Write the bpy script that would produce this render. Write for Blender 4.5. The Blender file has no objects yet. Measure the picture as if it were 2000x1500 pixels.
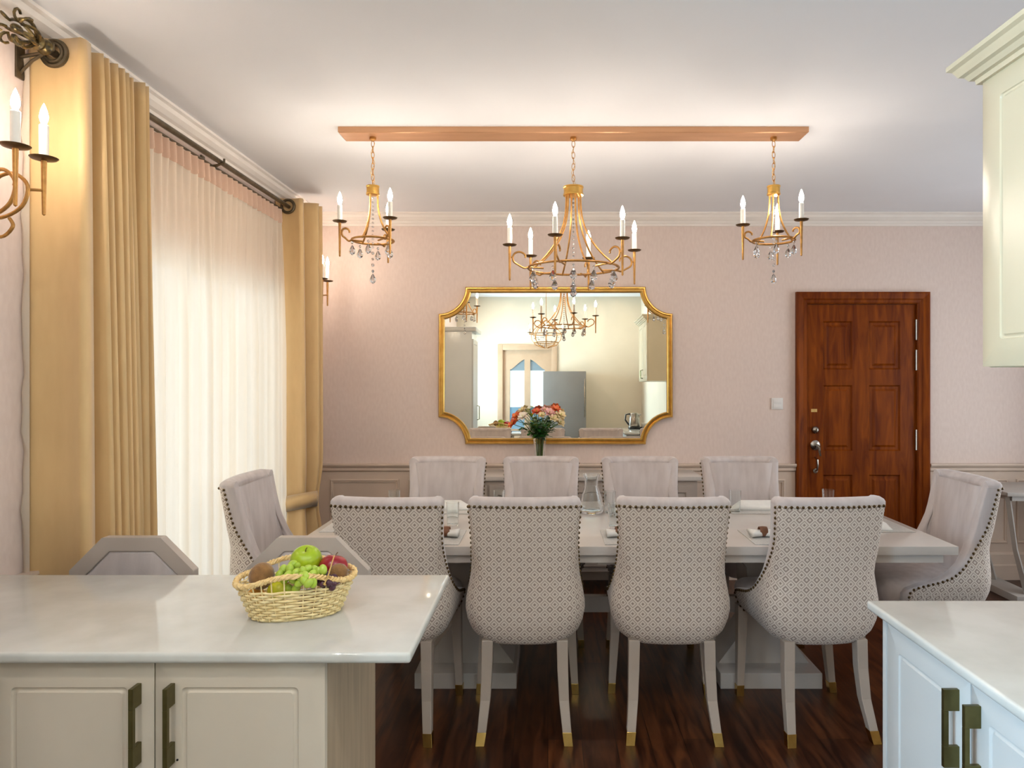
import bpy, bmesh, math, random
from mathutils import Vector, Matrix
random.seed(7)
PI = math.pi
sc = bpy.context.scene
COL = sc.collection

# ------------------------------------------------------------------ camera
cam_d = bpy.data.cameras.new('camera'); cam = bpy.data.objects.new('camera', cam_d); COL.objects.link(cam)
cam.location = (0, 0, 1.5); cam.rotation_euler = (PI/2, 0, 0)
cam_d.sensor_width = 36; cam_d.lens = 1344/2000*36
cam_d.shift_x = -0.035; cam_d.shift_y = -0.0075; cam_d.clip_start = 0.02
sc.camera = cam
# ------------------------------------------------------------------ world, exposure
w = bpy.data.worlds.new('world'); sc.world = w; w.use_nodes = True
w.node_tree.nodes['Background'].inputs[0].default_value = (0.80, 0.92, 1.0, 1)
w.node_tree.nodes['Background'].inputs[1].default_value = 0.85
vs = sc.view_settings
vs.view_transform = 'Standard'; vs.look = 'None'; vs.gamma = 1; vs.exposure = 0.75
try: vs.use_curve_mapping = False
except Exception: pass

BULB = 140       # emission of the candle bulbs
def area(name, loc, rot, sx, sy, power, col):
    l = bpy.data.lights.new(name, 'AREA'); l.shape = 'RECTANGLE'; l.size = sx; l.size_y = sy
    l.energy = power; l.color = col
    o = bpy.data.objects.new(name, l); COL.objects.link(o); o.location = loc; o.rotation_euler = rot
    return o
# daylight outside the dining window, plus fill behind added kitchen and side windows
area('daylight_dining_window', (-2.35, 3.45, 1.25), (0, -PI/2, 0), 2.1, 2.2, 9, (1.0, 0.97, 0.94))
area('fill_kitchen_window', (-2.25, -0.55, 1.45), (0, -PI/2, 0), 1.5, 1.7, 290, (0.50, 0.76, 1.0))
area('fill_side_window', (4.25, 3.4, 1.35), (0, PI/2, 0), 2.0, 1.9, 34, (0.90, 0.95, 1.0))

# ------------------------------------------------------------------ helpers
def lin(c):
    r = []
    for v in c[:3]:
        v = v/255
        r.append(v/12.92 if v <= 0.04045 else ((v+0.055)/1.055)**2.4)
    return (*r, 1)
def bsdf(m): return m.node_tree.nodes['Principled BSDF']
def mat(name, c, rough=0.5, metal=0, noise=None, bump=None, spec=0.5, sheen=0, coat=0, trans=0, ior=1.45, emit=0):
    """noise=(scale, second colour, stretch) ; bump=(scale, strength)"""
    m = bpy.data.materials.new(name); m.use_nodes = True; b = bsdf(m); nt = m.node_tree; N = nt.nodes; L = nt.links
    b.inputs['Base Color'].default_value = lin(c); b.inputs['Roughness'].default_value = rough
    b.inputs['Metallic'].default_value = metal; b.inputs['Specular IOR Level'].default_value = spec
    b.inputs['IOR'].default_value = ior
    if sheen: b.inputs['Sheen Weight'].default_value = sheen; b.inputs['Sheen Roughness'].default_value = 0.4
    if coat: b.inputs['Coat Weight'].default_value = coat; b.inputs['Coat Roughness'].default_value = 0.08
    if trans: b.inputs['Transmission Weight'].default_value = trans
    if emit: b.inputs['Emission Color'].default_value = lin(c); b.inputs['Emission Strength'].default_value = emit
    if noise or bump:
        tc = N.new('ShaderNodeTexCoord')
    if noise:
        mp = N.new('ShaderNodeMapping'); mp.inputs['Scale'].default_value = noise[2] if len(noise) > 2 else (1, 1, 1)
        nz = N.new('ShaderNodeTexNoise'); nz.inputs['Scale'].default_value = noise[0]; nz.inputs['Detail'].default_value = 6
        rp = N.new('ShaderNodeValToRGB'); rp.color_ramp.elements[0].position = 0.35; rp.color_ramp.elements[1].position = 0.65
        rp.color_ramp.elements[0].color = lin(c); rp.color_ramp.elements[1].color = lin(noise[1])
        L.new(tc.outputs['Object'], mp.inputs[0]); L.new(mp.outputs[0], nz.inputs['Vector'])
        L.new(nz.outputs['Fac'], rp.inputs[0]); L.new(rp.outputs[0], b.inputs['Base Color'])
    if bump:
        nz = N.new('ShaderNodeTexNoise'); nz.inputs['Scale'].default_value = bump[0]; nz.inputs['Detail'].default_value = 3
        bp = N.new('ShaderNodeBump'); bp.inputs['Strength'].default_value = bump[1]; bp.inputs['Distance'].default_value = 0.004
        L.new(tc.outputs['Object'], nz.inputs['Vector']); L.new(nz.outputs['Fac'], bp.inputs['Height']); L.new(bp.outputs[0], b.inputs['Normal'])
    return m

class MB:
    def __init__(s): s.bm = bmesh.new(); s.uv = None
    def box(s, x0, x1, y0, y1, z0, z1, bev=0, seg=2):
        r = bmesh.ops.create_cube(s.bm, size=1)
        for v in r['verts']:
            v.co = Vector(((x0+x1)/2+v.co.x*(x1-x0), (y0+y1)/2+v.co.y*(y1-y0), (z0+z1)/2+v.co.z*(z1-z0)))
        if bev:
            es = list({e for v in r['verts'] for e in v.link_edges})
            bmesh.ops.bevel(s.bm, geom=es, offset=bev, segments=seg, profile=0.6, affect='EDGES')
        return s
    def face(s, pts): return s.bm.faces.new([s.bm.verts.new(p) for p in pts])
    def rings(s, rings, closed=True, cap0=False, cap1=False):
        R = [[s.bm.verts.new(p) for p in r] for r in rings]; n = len(R[0])
        for a, b in zip(R, R[1:]):
            for i in range(n if closed else n-1):
                j = (i+1) % n
                try: s.bm.faces.new((a[i], a[j], b[j], b[i]))
                except ValueError: pass
        if cap0: s.bm.faces.new(R[0][::-1])
        if cap1: s.bm.faces.new(R[-1])
        return R
    def tube(s, pts, r, n=8, closed=False):
        P = [Vector(p) for p in pts]; m = len(P); rs = r if isinstance(r, (list, tuple)) else [r]*m
        T = []
        for i in range(m):
            a = P[(i-1) % m] if (closed or i > 0) else P[i]; b = P[(i+1) % m] if (closed or i < m-1) else P[i]
            t = (b-a); T.append(t.normalized() if t.length > 1e-9 else Vector((0, 0, 1)))
        up = Vector((0, 0, 1)) if abs(T[0].z) < 0.9 else Vector((1, 0, 0))
        nrm = (up - T[0]*up.dot(T[0])).normalized(); R = []
        for i in range(m):
            nrm = nrm - T[i]*nrm.dot(T[i])
            nrm = nrm.normalized() if nrm.length > 1e-6 else T[i].orthogonal().normalized()
            bn = T[i].cross(nrm)
            R.append([P[i]+(nrm*math.cos(2*PI*k/n)+bn*math.sin(2*PI*k/n))*rs[i] for k in range(n)])
        if closed: R.append(R[0]); s.rings(R); bmesh.ops.remove_doubles(s.bm, verts=s.bm.verts[-n*(m+1):] if False else list(s.bm.verts), dist=1e-6)
        else: s.rings(R, cap0=True, cap1=True)
        return s
    def lathe(s, prof, c=(0, 0, 0), n=24, axis='z'):
        R = []
        for r, h in prof:
            ring = []
            for k in range(n):
                a = 2*PI*k/n; u, v = max(r, 1e-5)*math.cos(a), max(r, 1e-5)*math.sin(a)
                if axis == 'z': p = (c[0]+u, c[1]+v, c[2]+h)
                elif axis == 'y': p = (c[0]+u, c[1]+h, c[2]+v)
                else: p = (c[0]+h, c[1]+u, c[2]+v)
                ring.append(p)
            R.append(ring)
        s.rings(R, cap0=prof[0][0] > 1e-4, cap1=prof[-1][0] > 1e-4)
        return s
    def prism(s, poly, axis, a0, a1):
        def mk(p, a):
            if axis == 'x': return (a, p[0], p[1])
            if axis == 'y': return (p[0], a, p[1])
            return (p[0], p[1], a)
        s.rings([[mk(p, a0) for p in poly], [mk(p, a1) for p in poly]], cap0=True, cap1=True)
        return s
    def ball(s, c, r, sc3=(1, 1, 1), u=12, v=8, rot=None):
        rr = bmesh.ops.create_uvsphere(s.bm, u_segments=u, v_segments=v, radius=r)
        for q in rr['verts']:
            p = Vector((q.co.x*sc3[0], q.co.y*sc3[1], q.co.z*sc3[2]))
            if rot: p = rot @ p
            q.co = p + Vector(c)
        return s
    def bars(s, pts, sizes, cap=True):
        """square section bar standing up along z; sizes = half widths"""
        R = [[(p[0]-h, p[1]-h, p[2]), (p[0]+h, p[1]-h, p[2]), (p[0]+h, p[1]+h, p[2]), (p[0]-h, p[1]+h, p[2])] for p, h in zip(pts, sizes)]
        s.rings(R, cap0=cap, cap1=cap); return s
    def build(s, name, m, parent=None, smooth=True, world=True, sub=0, bev=0, sharp=True):
        bmesh.ops.recalc_face_normals(s.bm, faces=s.bm.faces)
        me = bpy.data.meshes.new(name)
        if parent is not None and world:
            off = Vector((0, 0, 0)); q = parent
            while q: off += q.location; q = q.parent
            for v in s.bm.verts: v.co -= off
        s.bm.to_mesh(me); s.bm.free()
        if smooth:
            me.polygons.foreach_set('use_smooth', [True]*len(me.polygons))
            if sharp:
                try: me.set_sharp_from_angle(angle=math.radians(38))
                except Exception: pass
        me.materials.append(m)
        o = bpy.data.objects.new(name, me); COL.objects.link(o)
        if parent is not None: o.parent = parent
        if bev:
            b = o.modifiers.new('bevel', 'BEVEL'); b.width = bev; b.segments = 2; b.limit_method = 'ANGLE'; b.angle_limit = math.radians(40)
        if sub:
            d = o.modifiers.new('sub', 'SUBSURF'); d.levels = sub; d.render_levels = sub
        return o
def thing(name, label, cat, loc=(0, 0, 0), rz=0, group=None):
    o = bpy.data.objects.new(name, None); COL.objects.link(o); o.empty_display_size = 0.05
    o.location = loc; o.rotation_euler = (0, 0, rz); o['label'] = label; o['category'] = cat
    if group: o['group'] = group
    return o
def tag(o, label, cat, group=None, kind=None):
    o['label'] = label; o['category'] = cat
    if group: o['group'] = group
    if kind: o['kind'] = kind
    return o
def struct(mb, name, m, **k):
    o = mb.build(name, m, **k); o['kind'] = 'structure'; return o
def dup(root, loc=None, rz=None, label=None, group=None):
    def rec(o, par):
        c = o.copy(); COL.objects.link(c); c.parent = par
        for ch in list(o.children): rec(ch, c)
        return c
    kids = list(root.children); r = root.copy(); COL.objects.link(r)
    for ch in kids: rec(ch, r)
    if loc is not None: r.location = loc
    if rz is not None: r.rotation_euler = (0, 0, rz)
    if label: r['label'] = label
    if group: r['group'] = group
    return r
def rrect(w, h, r, k=5):
    """rounded rectangle centred on 0, counter clockwise"""
    pts = []
    for cx, cy, a0 in ((w/2-r, h/2-r, 0), (-w/2+r, h/2-r, 90), (-w/2+r, -h/2+r, 180), (w/2-r, -h/2+r, 270)):
        for i in range(k+1):
            a = math.radians(a0+90*i/k); pts.append((cx+r*math.cos(a), cy+r*math.sin(a)))
    return pts
def panel(mb, org, U, V, N, wd, ht, rings):
    """slab front made of nested rounded rectangles: rings = (inset, radius, depth outward)"""
    org, U, V, N = Vector(org), Vector(U), Vector(V), Vector(N)
    R = []
    for ins, rad, d in rings:
        R.append([org+U*(x+wd/2)+V*(y+ht/2)+N*d for x, y in rrect(wd-2*ins, ht-2*ins, max(rad, 0.0005))])
    mb.rings(R, cap0=True, cap1=True)
def lerp(a, b, t): return a+(b-a)*t
def table_interp(tab, x):
    if x <= tab[0][0]: return tab[0][1]
    for (a, va), (b, vb) in zip(tab, tab[1:]):
        if x <= b: return lerp(va, vb, (x-a)/(b-a))
    return tab[-1][1]

# ------------------------------------------------------------------ materials
M = {}
M['wall'] = mat('pink_wallpaper', (224, 206, 196), 0.75, noise=(60, (219, 200, 190), (1, 1, 0.4)), bump=(220, 0.05), spec=0.25)
M['kitchen_wall'] = mat('cream_wall_paint', (204, 191, 170), 0.7, noise=(3, (200, 187, 166)), spec=0.3)
M['ceil'] = mat('ceiling_paint', (238, 238, 241), 0.8, noise=(1.3, (234, 234, 237)), spec=0.2)
M['cornice'] = mat('cornice_paint', (236, 228, 220), 0.6, noise=(5, (232, 224, 216)), spec=0.3)
M['dado'] = mat('taupe_wainscot_paint', (212, 192, 175), 0.5, noise=(6, (207, 187, 170)), spec=0.4)
M['table'] = mat('greige_lacquer', (206, 199, 192), 0.2, noise=(4, (201, 194, 187)), spec=0.5)
M['grey'] = mat('soft_grey_paint', (172, 166, 160), 0.4, noise=(8, (166, 160, 154)))
M['pantry'] = mat('white_gloss_panel', (224, 228, 228), 0.18, noise=(3, (220, 224, 224)))
M['stool'] = mat('grey_lacquer', (186, 174, 164), 0.4, noise=(8, (180, 168, 158)))
M['cab'] = mat('greige_cabinet_paint', (206, 194, 176), 0.42, noise=(4, (202, 190, 172)), spec=0.45)
M['cab2'] = mat('cool_lit_cabinet_paint', (202, 202, 198), 0.3, noise=(4, (198, 198, 194)), spec=0.5)  # cabinet paint with the cool window light mixed into its colour
M['cab3'] = mat('warm_lit_cabinet_paint', (214, 201, 170), 0.28, noise=(4, (210, 197, 166)), spec=0.5)  # same cabinet paint, warm lamp light mixed into its colour
M['endwood'] = mat('taupe_ash_veneer', (180, 160, 134), 0.5, noise=(9, (162, 144, 120), (4, 4, 0.35)))
M['stone'] = mat('pale_quartz', (206, 205, 198), 0.07, noise=(7, (194, 192, 184)), spec=0.55)
M['velvet'] = mat('grey_pink_velvet', (208, 198, 195), 0.8, noise=(9, (194, 183, 180), (2.5, 2.5, 0.5)), bump=(300, 0.1), sheen=0.5, spec=0.2)
M['leg'] = mat('pale_taupe_leg_paint', (183, 170, 157), 0.38, noise=(8, (178, 165, 152)))
M['brass'] = mat('polished_brass', (206, 170, 98), 0.25, 1, noise=(30, (190, 154, 86)))
M['gold'] = mat('gold_leaf', (222, 178, 98), 0.3, 1, noise=(25, (208, 164, 86)))
M['chand'] = mat('antique_gold_iron', (196, 146, 82), 0.38, 0.75, noise=(40, (166, 120, 66)))
M['chand_dark'] = mat('bronze_pan', (120, 92, 62), 0.4, 0.8, noise=(40, (96, 76, 52)))
M['beam'] = mat('rose_gold_plate', (208, 160, 122), 0.35, 0.5, noise=(3, (196, 148, 112), (1, 6, 6)))
M['nail'] = mat('aged_brass_nail', (112, 92, 62), 0.3, 0.9, noise=(80, (92, 76, 52)))
M['handle'] = mat('olive_bronze', (108, 100, 62), 0.3, 0.85, noise=(30, (98, 90, 54)))
M['rod'] = mat('dark_bronze_rod', (110, 98, 80), 0.35, 0.8, noise=(30, (90, 80, 62)))
M['finial'] = mat('brushed_antique_brass', (136, 116, 70), 0.35, 0.85, noise=(60, (70, 64, 54)))
M['steel'] = mat('brushed_steel', (176, 170, 160), 0.25, 1, noise=(40, (160, 154, 146)))
M['fridge'] = mat('grey_fridge', (118, 112, 106), 0.5, 0.0, noise=(3, (113, 107, 101)))
M['black'] = mat('black_plastic', (28, 26, 26), 0.35, noise=(20, (34, 32, 31)))
M['white'] = mat('white_ceramic', (238, 236, 232), 0.25, noise=(8, (234, 232, 228)))
M['plastic'] = mat('white_plastic', (228, 224, 220), 0.4, noise=(8, (225, 221, 217)))
M['candle'] = mat('candle_sleeve', (246, 242, 232), 0.4, noise=(8, (243, 238, 228)))
M['bulb'] = mat('lit_candle_bulb', (255, 241, 224), 0.4, emit=BULB)
M['napkin'] = mat('white_linen', (238, 237, 232), 0.8, noise=(40, (232, 231, 226)), bump=(400, 0.1), sheen=0.2)
M['placemat'] = mat('silver_grey_placemat', (205, 203, 198), 0.5, noise=(120, (190, 188, 184)), bump=(300, 0.2))
M['ring'] = mat('brown_wood_ring', (128, 84, 58), 0.4, noise=(40, (108, 70, 48)))
M['wicker'] = mat('pale_wicker', (244, 226, 176), 0.55, noise=(60, (232, 208, 150)), bump=(200, 0.2))
M['rim'] = mat('braided_rim', (238, 208, 150), 0.55, noise=(70, (222, 186, 122)), bump=(200, 0.3))
M['glass'] = mat('clear_glass', (250, 252, 252), 0.02, trans=1, ior=1.45, noise=(5, (246, 250, 250)))
M['crystal'] = mat('cut_crystal', (250, 250, 252), 0.0, trans=1, ior=1.6, noise=(5, (246, 247, 250)))
M['mirror'] = mat('silvered_glass', (246, 240, 226), 0.0, 1, noise=(2, (244, 238, 224)))
M['frost'] = mat('white_window_frame', (226, 226, 222), 0.45, noise=(8, (221, 221, 217)))
M['doorpaint'] = mat('beige_door_paint', (176, 146, 118), 0.45, noise=(8, (170, 140, 112)))
M['apple_g'] = mat('green_apple_skin', (150, 178, 20), 0.28, noise=(9, (172, 196, 38)), coat=0.3)
M['apple_r'] = mat('red_apple_skin', (170, 24, 40), 0.25, noise=(12, (140, 14, 30), (1, 1, .4)), coat=0.3)
M['kiwi'] = mat('fuzzy_kiwi_skin', (150, 108, 62), 0.85, noise=(60, (124, 88, 48)), bump=(300, 0.5), sheen=0.4)
M['grape_g'] = mat('green_grape_skin', (158, 186, 50), 0.25, noise=(30, (176, 200, 78)), coat=0.2)
M['grape_d'] = mat('dark_grape_skin', (62, 28, 42), 0.28, noise=(30, (84, 42, 58)), coat=0.2)
M['lemon'] = mat('yellow_pear_skin', (214, 208, 50), 0.35, noise=(20, (196, 192, 40)))
M['orange'] = mat('orange_skin', (222, 160, 60), 0.45, noise=(40, (206, 140, 48)), bump=(200, .3))
M['stem'] = mat('brown_stem', (120, 92, 50), 0.7, noise=(30, (100, 76, 42)))
M['vine'] = mat('pale_straw_vine', (212, 176, 104), 0.7, noise=(30, (196, 158, 90)))
M['green'] = mat('green_foliage', (42, 108, 34), 0.5, noise=(30, (28, 78, 26)))
M['greenstem'] = mat('flower_stem', (96, 122, 40), 0.5, noise=(30, (80, 104, 34)))
M['pet_orange'] = mat('orange_petal', (238, 130, 76), 0.5, noise=(40, (224, 98, 56)))
M['pet_red'] = mat('coral_red_petal', (216, 84, 56), 0.5, noise=(40, (232, 124, 84)))
M['pet_pink'] = mat('pink_petal', (240, 196, 190), 0.5, noise=(40, (232, 168, 160)))
M['pet_cream'] = mat('cream_petal', (240, 226, 184), 0.5, noise=(40, (238, 212, 160)))
M['pet_white'] = mat('white_petal', (244, 236, 222), 0.5, noise=(40, (244, 224, 206)))
M['lime'] = mat('lime_bud', (176, 190, 60), 0.5, noise=(40, (150, 170, 50)))

def wood_floor():
    m = bpy.data.materials.new('dark_walnut_planks'); m.use_nodes = True; N = m.node_tree.nodes; L = m.node_tree.links; b = bsdf(m)
    tc = N.new('ShaderNodeTexCoord'); mp = N.new('ShaderNodeMapping'); mp.inputs['Rotation'].default_value = (0, 0, math.radians(90))
    br = N.new('ShaderNodeTexBrick'); br.inputs['Scale'].default_value = 1; br.inputs['Brick Width'].default_value = 1.2
    br.inputs['Row Height'].default_value = 0.14; br.inputs['Mortar Size'].default_value = 0.0015; br.inputs['Bias'].default_value = 0
    br.inputs['Color1'].default_value = lin((108, 64, 34)); br.inputs['Color2'].default_value = lin((76, 43, 24)); br.inputs['Mortar'].default_value = lin((24, 14, 10))
    br.offset = 0.37
    mp2 = N.new('ShaderNodeMapping'); mp2.inputs['Scale'].default_value = (9, 1.1, 1)
    nz = N.new('ShaderNodeTexNoise'); nz.inputs['Scale'].default_value = 3.2; nz.inputs['Detail'].default_value = 8; nz.inputs['Distortion'].default_value = 0.7
    rp = N.new('ShaderNodeValToRGB'); rp.color_ramp.elements[0].color = lin((120, 96, 86)); rp.color_ramp.elements[1].color = (1, 0.92, 0.85, 1)
    rp.color_ramp.elements[0].position = .36; rp.color_ramp.elements[1].position = .66
    mx = N.new('ShaderNodeMixRGB'); mx.blend_type = 'MULTIPLY'; mx.inputs[0].default_value = 1
    L.new(tc.outputs['Object'], mp.inputs[0]); L.new(mp.outputs[0], br.inputs['Vector'])
    L.new(tc.outputs['Object'], mp2.inputs[0]); L.new(mp2.outputs[0], nz.inputs['Vector']); L.new(nz.outputs['Fac'], rp.inputs[0])
    L.new(br.outputs['Color'], mx.inputs[1]); L.new(rp.outputs[0], mx.inputs[2]); L.new(mx.outputs[0], b.inputs['Base Color'])
    b.inputs['Roughness'].default_value = 0.33
    return m
def door_wood():
    m = bpy.data.materials.new('red_mahogany'); m.use_nodes = True; N = m.node_tree.nodes; L = m.node_tree.links; b = bsdf(m)
    tc = N.new('ShaderNodeTexCoord'); mp = N.new('ShaderNodeMapping'); mp.inputs['Scale'].default_value = (7, 7, 0.8)
    nz = N.new('ShaderNodeTexNoise'); nz.inputs['Scale'].default_value = 3; nz.inputs['Detail'].default_value = 8; nz.inputs['Distortion'].default_value = 1
    rp = N.new('ShaderNodeValToRGB'); rp.color_ramp.elements[0].color = lin((92, 36, 3)); rp.color_ramp.elements[1].color = lin((136, 66, 9))
    rp.color_ramp.elements[0].position = .33; rp.color_ramp.elements[1].position = .68
    L.new(tc.outputs['Object'], mp.inputs[0]); L.new(mp.outputs[0], nz.inputs['Vector']); L.new(nz.outputs['Fac'], rp.inputs[0]); L.new(rp.outputs[0], b.inputs['Base Color'])
    b.inputs['Roughness'].default_value = 0.42; b.inputs['Specular IOR Level'].default_value = 0.12
    return m
def lattice_fabric():
    """woven diamond lattice: pale ground, taupe diamond rings, dots in every second cell (uv in metres)"""
    m = bpy.data.materials.new('diamond_lattice_fabric'); m.use_nodes = True; N = m.node_tree.nodes; L = m.node_tree.links; b = bsdf(m)
    uv = N.new('ShaderNodeUVMap'); uv.uv_map = 'UVMap'; sp = N.new('ShaderNodeSeparateXYZ'); L.new(uv.outputs[0], sp.inputs[0])
    def mth(op, a, bb=None):
        n = N.new('ShaderNodeMath'); n.operation = op
        for i, v in enumerate((a, bb)):
            if v is None: continue
            if isinstance(v, (int, float)): n.inputs[i].default_value = v
            else: L.new(v, n.inputs[i])
        return n.outputs[0]
    a = 0.0417
    p = mth('DIVIDE', mth('ADD', sp.outputs[0], sp.outputs[1]), a); q = mth('DIVIDE', mth('SUBTRACT', sp.outputs[0], sp.outputs[1]), a)
    fp = mth('ABSOLUTE', mth('SUBTRACT', mth('FRACT', p), 0.5)); fq = mth('ABSOLUTE', mth('SUBTRACT', mth('FRACT', q), 0.5))
    d = mth('MAXIMUM', fp, fq)
    alt = mth('GREATER_THAN', mth('FRACT', mth('MULTIPLY', mth('ADD', mth('FLOOR', p), mth('FLOOR', q)), 0.5)), 0.25)
    ring = mth('MULTIPLY', mth('MULTIPLY', mth('GREATER_THAN', d, 0.17), mth('LESS_THAN', d, 0.34)), mth('SUBTRACT', 1, alt))
    thin = mth('MULTIPLY', mth('MULTIPLY', mth('GREATER_THAN', d, 0.36), mth('LESS_THAN', d, 0.44)), alt)
    dot = mth('MULTIPLY', mth('LESS_THAN', d, 0.15), alt)
    k = mth('MINIMUM', mth('ADD', mth('ADD', ring, thin), dot), 1)
    mx = N.new('ShaderNodeMixRGB'); mx.inputs[1].default_value = lin((224, 212, 200)); mx.inputs[2].default_value = lin((160, 143, 132))
    L.new(k, mx.inputs[0]); L.new(mx.outputs[0], b.inputs['Base Color'])
    b.inputs['Roughness'].default_value = 0.85; b.inputs['Specular IOR Level'].default_value = 0.2; b.inputs['Sheen Weight'].default_value = 0.3
    bp = N.new('ShaderNodeBump'); bp.inputs['Strength'].default_value = 0.25; bp.inputs['Distance'].default_value = 0.001; L.new(k, bp.inputs['Height']); L.new(bp.outputs[0], b.inputs['Normal'])
    return m
def cloth(name, c, trans, transp, c2, rough=0.7, sheen=0.3):
    m = bpy.data.materials.new(name); m.use_nodes = True; N = m.node_tree.nodes; L = m.node_tree.links; b = bsdf(m); out = N['Material Output']
    tc = N.new('ShaderNodeTexCoord'); mp = N.new('ShaderNodeMapping'); mp.inputs['Scale'].default_value = (1, 1, .25); nz = N.new('ShaderNodeTexNoise'); nz.inputs['Scale'].default_value = 30
    mx = N.new('ShaderNodeMixRGB'); mx.inputs[1].default_value = lin(c); mx.inputs[2].default_value = lin(c2)
    L.new(tc.outputs['Object'], mp.inputs[0]); L.new(mp.outputs[0], nz.inputs['Vector']); L.new(nz.outputs['Fac'], mx.inputs[0]); L.new(mx.outputs[0], b.inputs['Base Color'])
    b.inputs['Roughness'].default_value = rough; b.inputs['Sheen Weight'].default_value = sheen; b.inputs['Specular IOR Level'].default_value = 0.35
    tr = N.new('ShaderNodeBsdfTranslucent'); L.new(mx.outputs[0], tr.inputs[0])
    m1 = N.new('ShaderNodeMixShader'); m1.inputs[0].default_value = trans; L.new(b.outputs[0], m1.inputs[1]); L.new(tr.outputs[0], m1.inputs[2]); last = m1
    if transp:
        tp = N.new('ShaderNodeBsdfTransparent'); m2 = N.new('ShaderNodeMixShader'); m2.inputs[0].default_value = transp
        L.new(m1.outputs[0], m2.inputs[1]); L.new(tp.outputs[0], m2.inputs[2]); last = m2
    L.new(last.outputs[0], out.inputs[0]); return m
def thin_glass(name, fac=0.12):
    m = bpy.data.materials.new(name); m.use_nodes = True; N = m.node_tree.nodes; L = m.node_tree.links; out = N['Material Output']; b = bsdf(m)
    b.inputs['Roughness'].default_value = 0.02; b.inputs['Base Color'].default_value = lin((210, 222, 226))
    nz = N.new('ShaderNodeTexNoise'); nz.inputs['Scale'].default_value = 1
    tp = N.new('ShaderNodeBsdfTransparent'); mx = N.new('ShaderNodeMixShader'); mx.inputs[0].default_value = fac
    L.new(tp.outputs[0], mx.inputs[1]); L.new(b.outputs[0], mx.inputs[2]); L.new(mx.outputs[0], out.inputs[0]); return m
M['floor'] = wood_floor(); M['mahogany'] = door_wood(); M['lattice'] = lattice_fabric()
M['curtain'] = cloth('gold_satin_curtain', (228, 193, 138), 0.07, 0, (216, 179, 126), 0.5, 0.4)
M['lining'] = cloth('cream_lining', (222, 208, 190), 0.3, 0, (216, 200, 182))
M['sheer'] = cloth('cream_voile', (248, 238, 222), 0.55, 0.1, (244, 232, 214), 0.8, 0.1)
M['heading'] = cloth('pink_beige_heading_tape', (222, 190, 166), 0.2, 0, (214, 180, 156))
M['pane'] = thin_glass('window_pane')

# ------------------------------------------------------------------ the room
WX, BY, CZ = -1.73, 5.1, 2.70       # left wall, back wall, ceiling
KX, RX, KY = 1.48, 3.9, -1.8        # kitchen right wall, dining right wall, kitchen back wall
CK = 3.05
NB = 1.72                            # front face of the nib wall closing the right part of the dining room
b = MB(); b.box(WX-.2, RX+.2, KY-.2, BY+.2, -.12, 0); struct(b, 'floor', M['floor'], smooth=False)
b = MB(); b.box(WX-.2, RX+.2, 1.3, BY+.2, CZ, CZ+.12); b.box(WX-.2, RX+.2, 1.18, 1.3, CZ, CK+.12); b.box(WX-.2, KX+.2, KY-.2, 1.3, CK, CK+.12); struct(b, 'ceiling', M['ceil'], smooth=False)
# left wall with the dining window (y 2.5..4.5, z .08..2.08) and an added, unseen kitchen window (y -1.3..0.2, z .95..2.2)
b = MB()
for y0, y1, z0, z1 in ((KY, -1.3, 0, CK), (-1.3, .2, 0, .95), (-1.3, .2, 2.2, CK), (.2, 1.3, 0, CK), (1.3, 2.45, 0, CZ), (2.45, 4.45, 0, .08), (2.45, 4.45, 2.08, CZ), (4.45, BY, 0, CZ)):
    b.box(WX-.18, WX, y0, y1, z0, z1)
struct(b, 'wall_left', M['wall'], smooth=False)
DX0, DX1, DZ = 1.86, 2.79, 2.09
b = MB(); b.box(WX-.18, DX0, BY, BY+.15, 0, CZ); b.box(DX1, RX+.15, BY, BY+.15, 0, CZ); b.box(DX0, DX1, BY, BY+.15, DZ, CZ)
struct(b, 'wall_back', M['wall'], smooth=False)
b = MB(); b.box(RX, RX+.15, NB-.12, 2.4, 0, CZ); b.box(RX, RX+.15, 4.4, BY, 0, CZ); b.box(RX, RX+.15, 2.4, 4.4, 0, .4); b.box(RX, RX+.15, 2.4, 4.4, 2.3, CZ); struct(b, 'wall_right', M['wall'], smooth=False)
b = MB(); b.box(KX, KX+.12, KY, 1.3, 0, CK); b.box(KX, KX+.12, 1.3, NB, 0, CZ); b.box(KX+.12, RX, NB-.12, NB, 0, CZ); struct(b, 'wall_kitchen_right', M['kitchen_wall'], smooth=False)
PDX0, PDX1, PDZ = -.92, -.07, 2.12
b = MB()
for x0, x1, z0, z1 in ((WX-.18, PDX0, 0, CK), (PDX0, PDX1, PDZ, CK), (PDX1, KX+.12, 0, CK)): b.box(x0, x1, KY-.12, KY, z0, z1)
struct(b, 'wall_kitchen_back', M['kitchen_wall'], smooth=False)
# cornices
def cprof(s, o):   # profile points measured from wall plane / ceiling; s = direction into the room
    P = [(0, 0), (.085, 0), (.085, -.012), (.072, -.018), (.064, -.034), (.045, -.05), (.028, -.056), (.022, -.068), (.010, -.074), (.010, -.088), (0, -.088)]
    return [(o+s*p[0], CZ+p[1]) for p in P]
b = MB(); b.prism(cprof(1, WX), 'y', 1.3, BY); struct(b, 'trim_1', M['cornice'], smooth=False)
b = MB(); b.prism(cprof(-1, BY), 'x', WX, RX); struct(b, 'trim_2', M['cornice'], smooth=False)
b = MB(); b.prism(cprof(-1, RX), 'y', NB, BY); struct(b, 'trim_3', M['cornice'], smooth=False)
b = MB(); b.prism(cprof(1, NB), 'x', KX, RX); struct(b, 'trim_4', M['cornice'], smooth=False)

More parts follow.
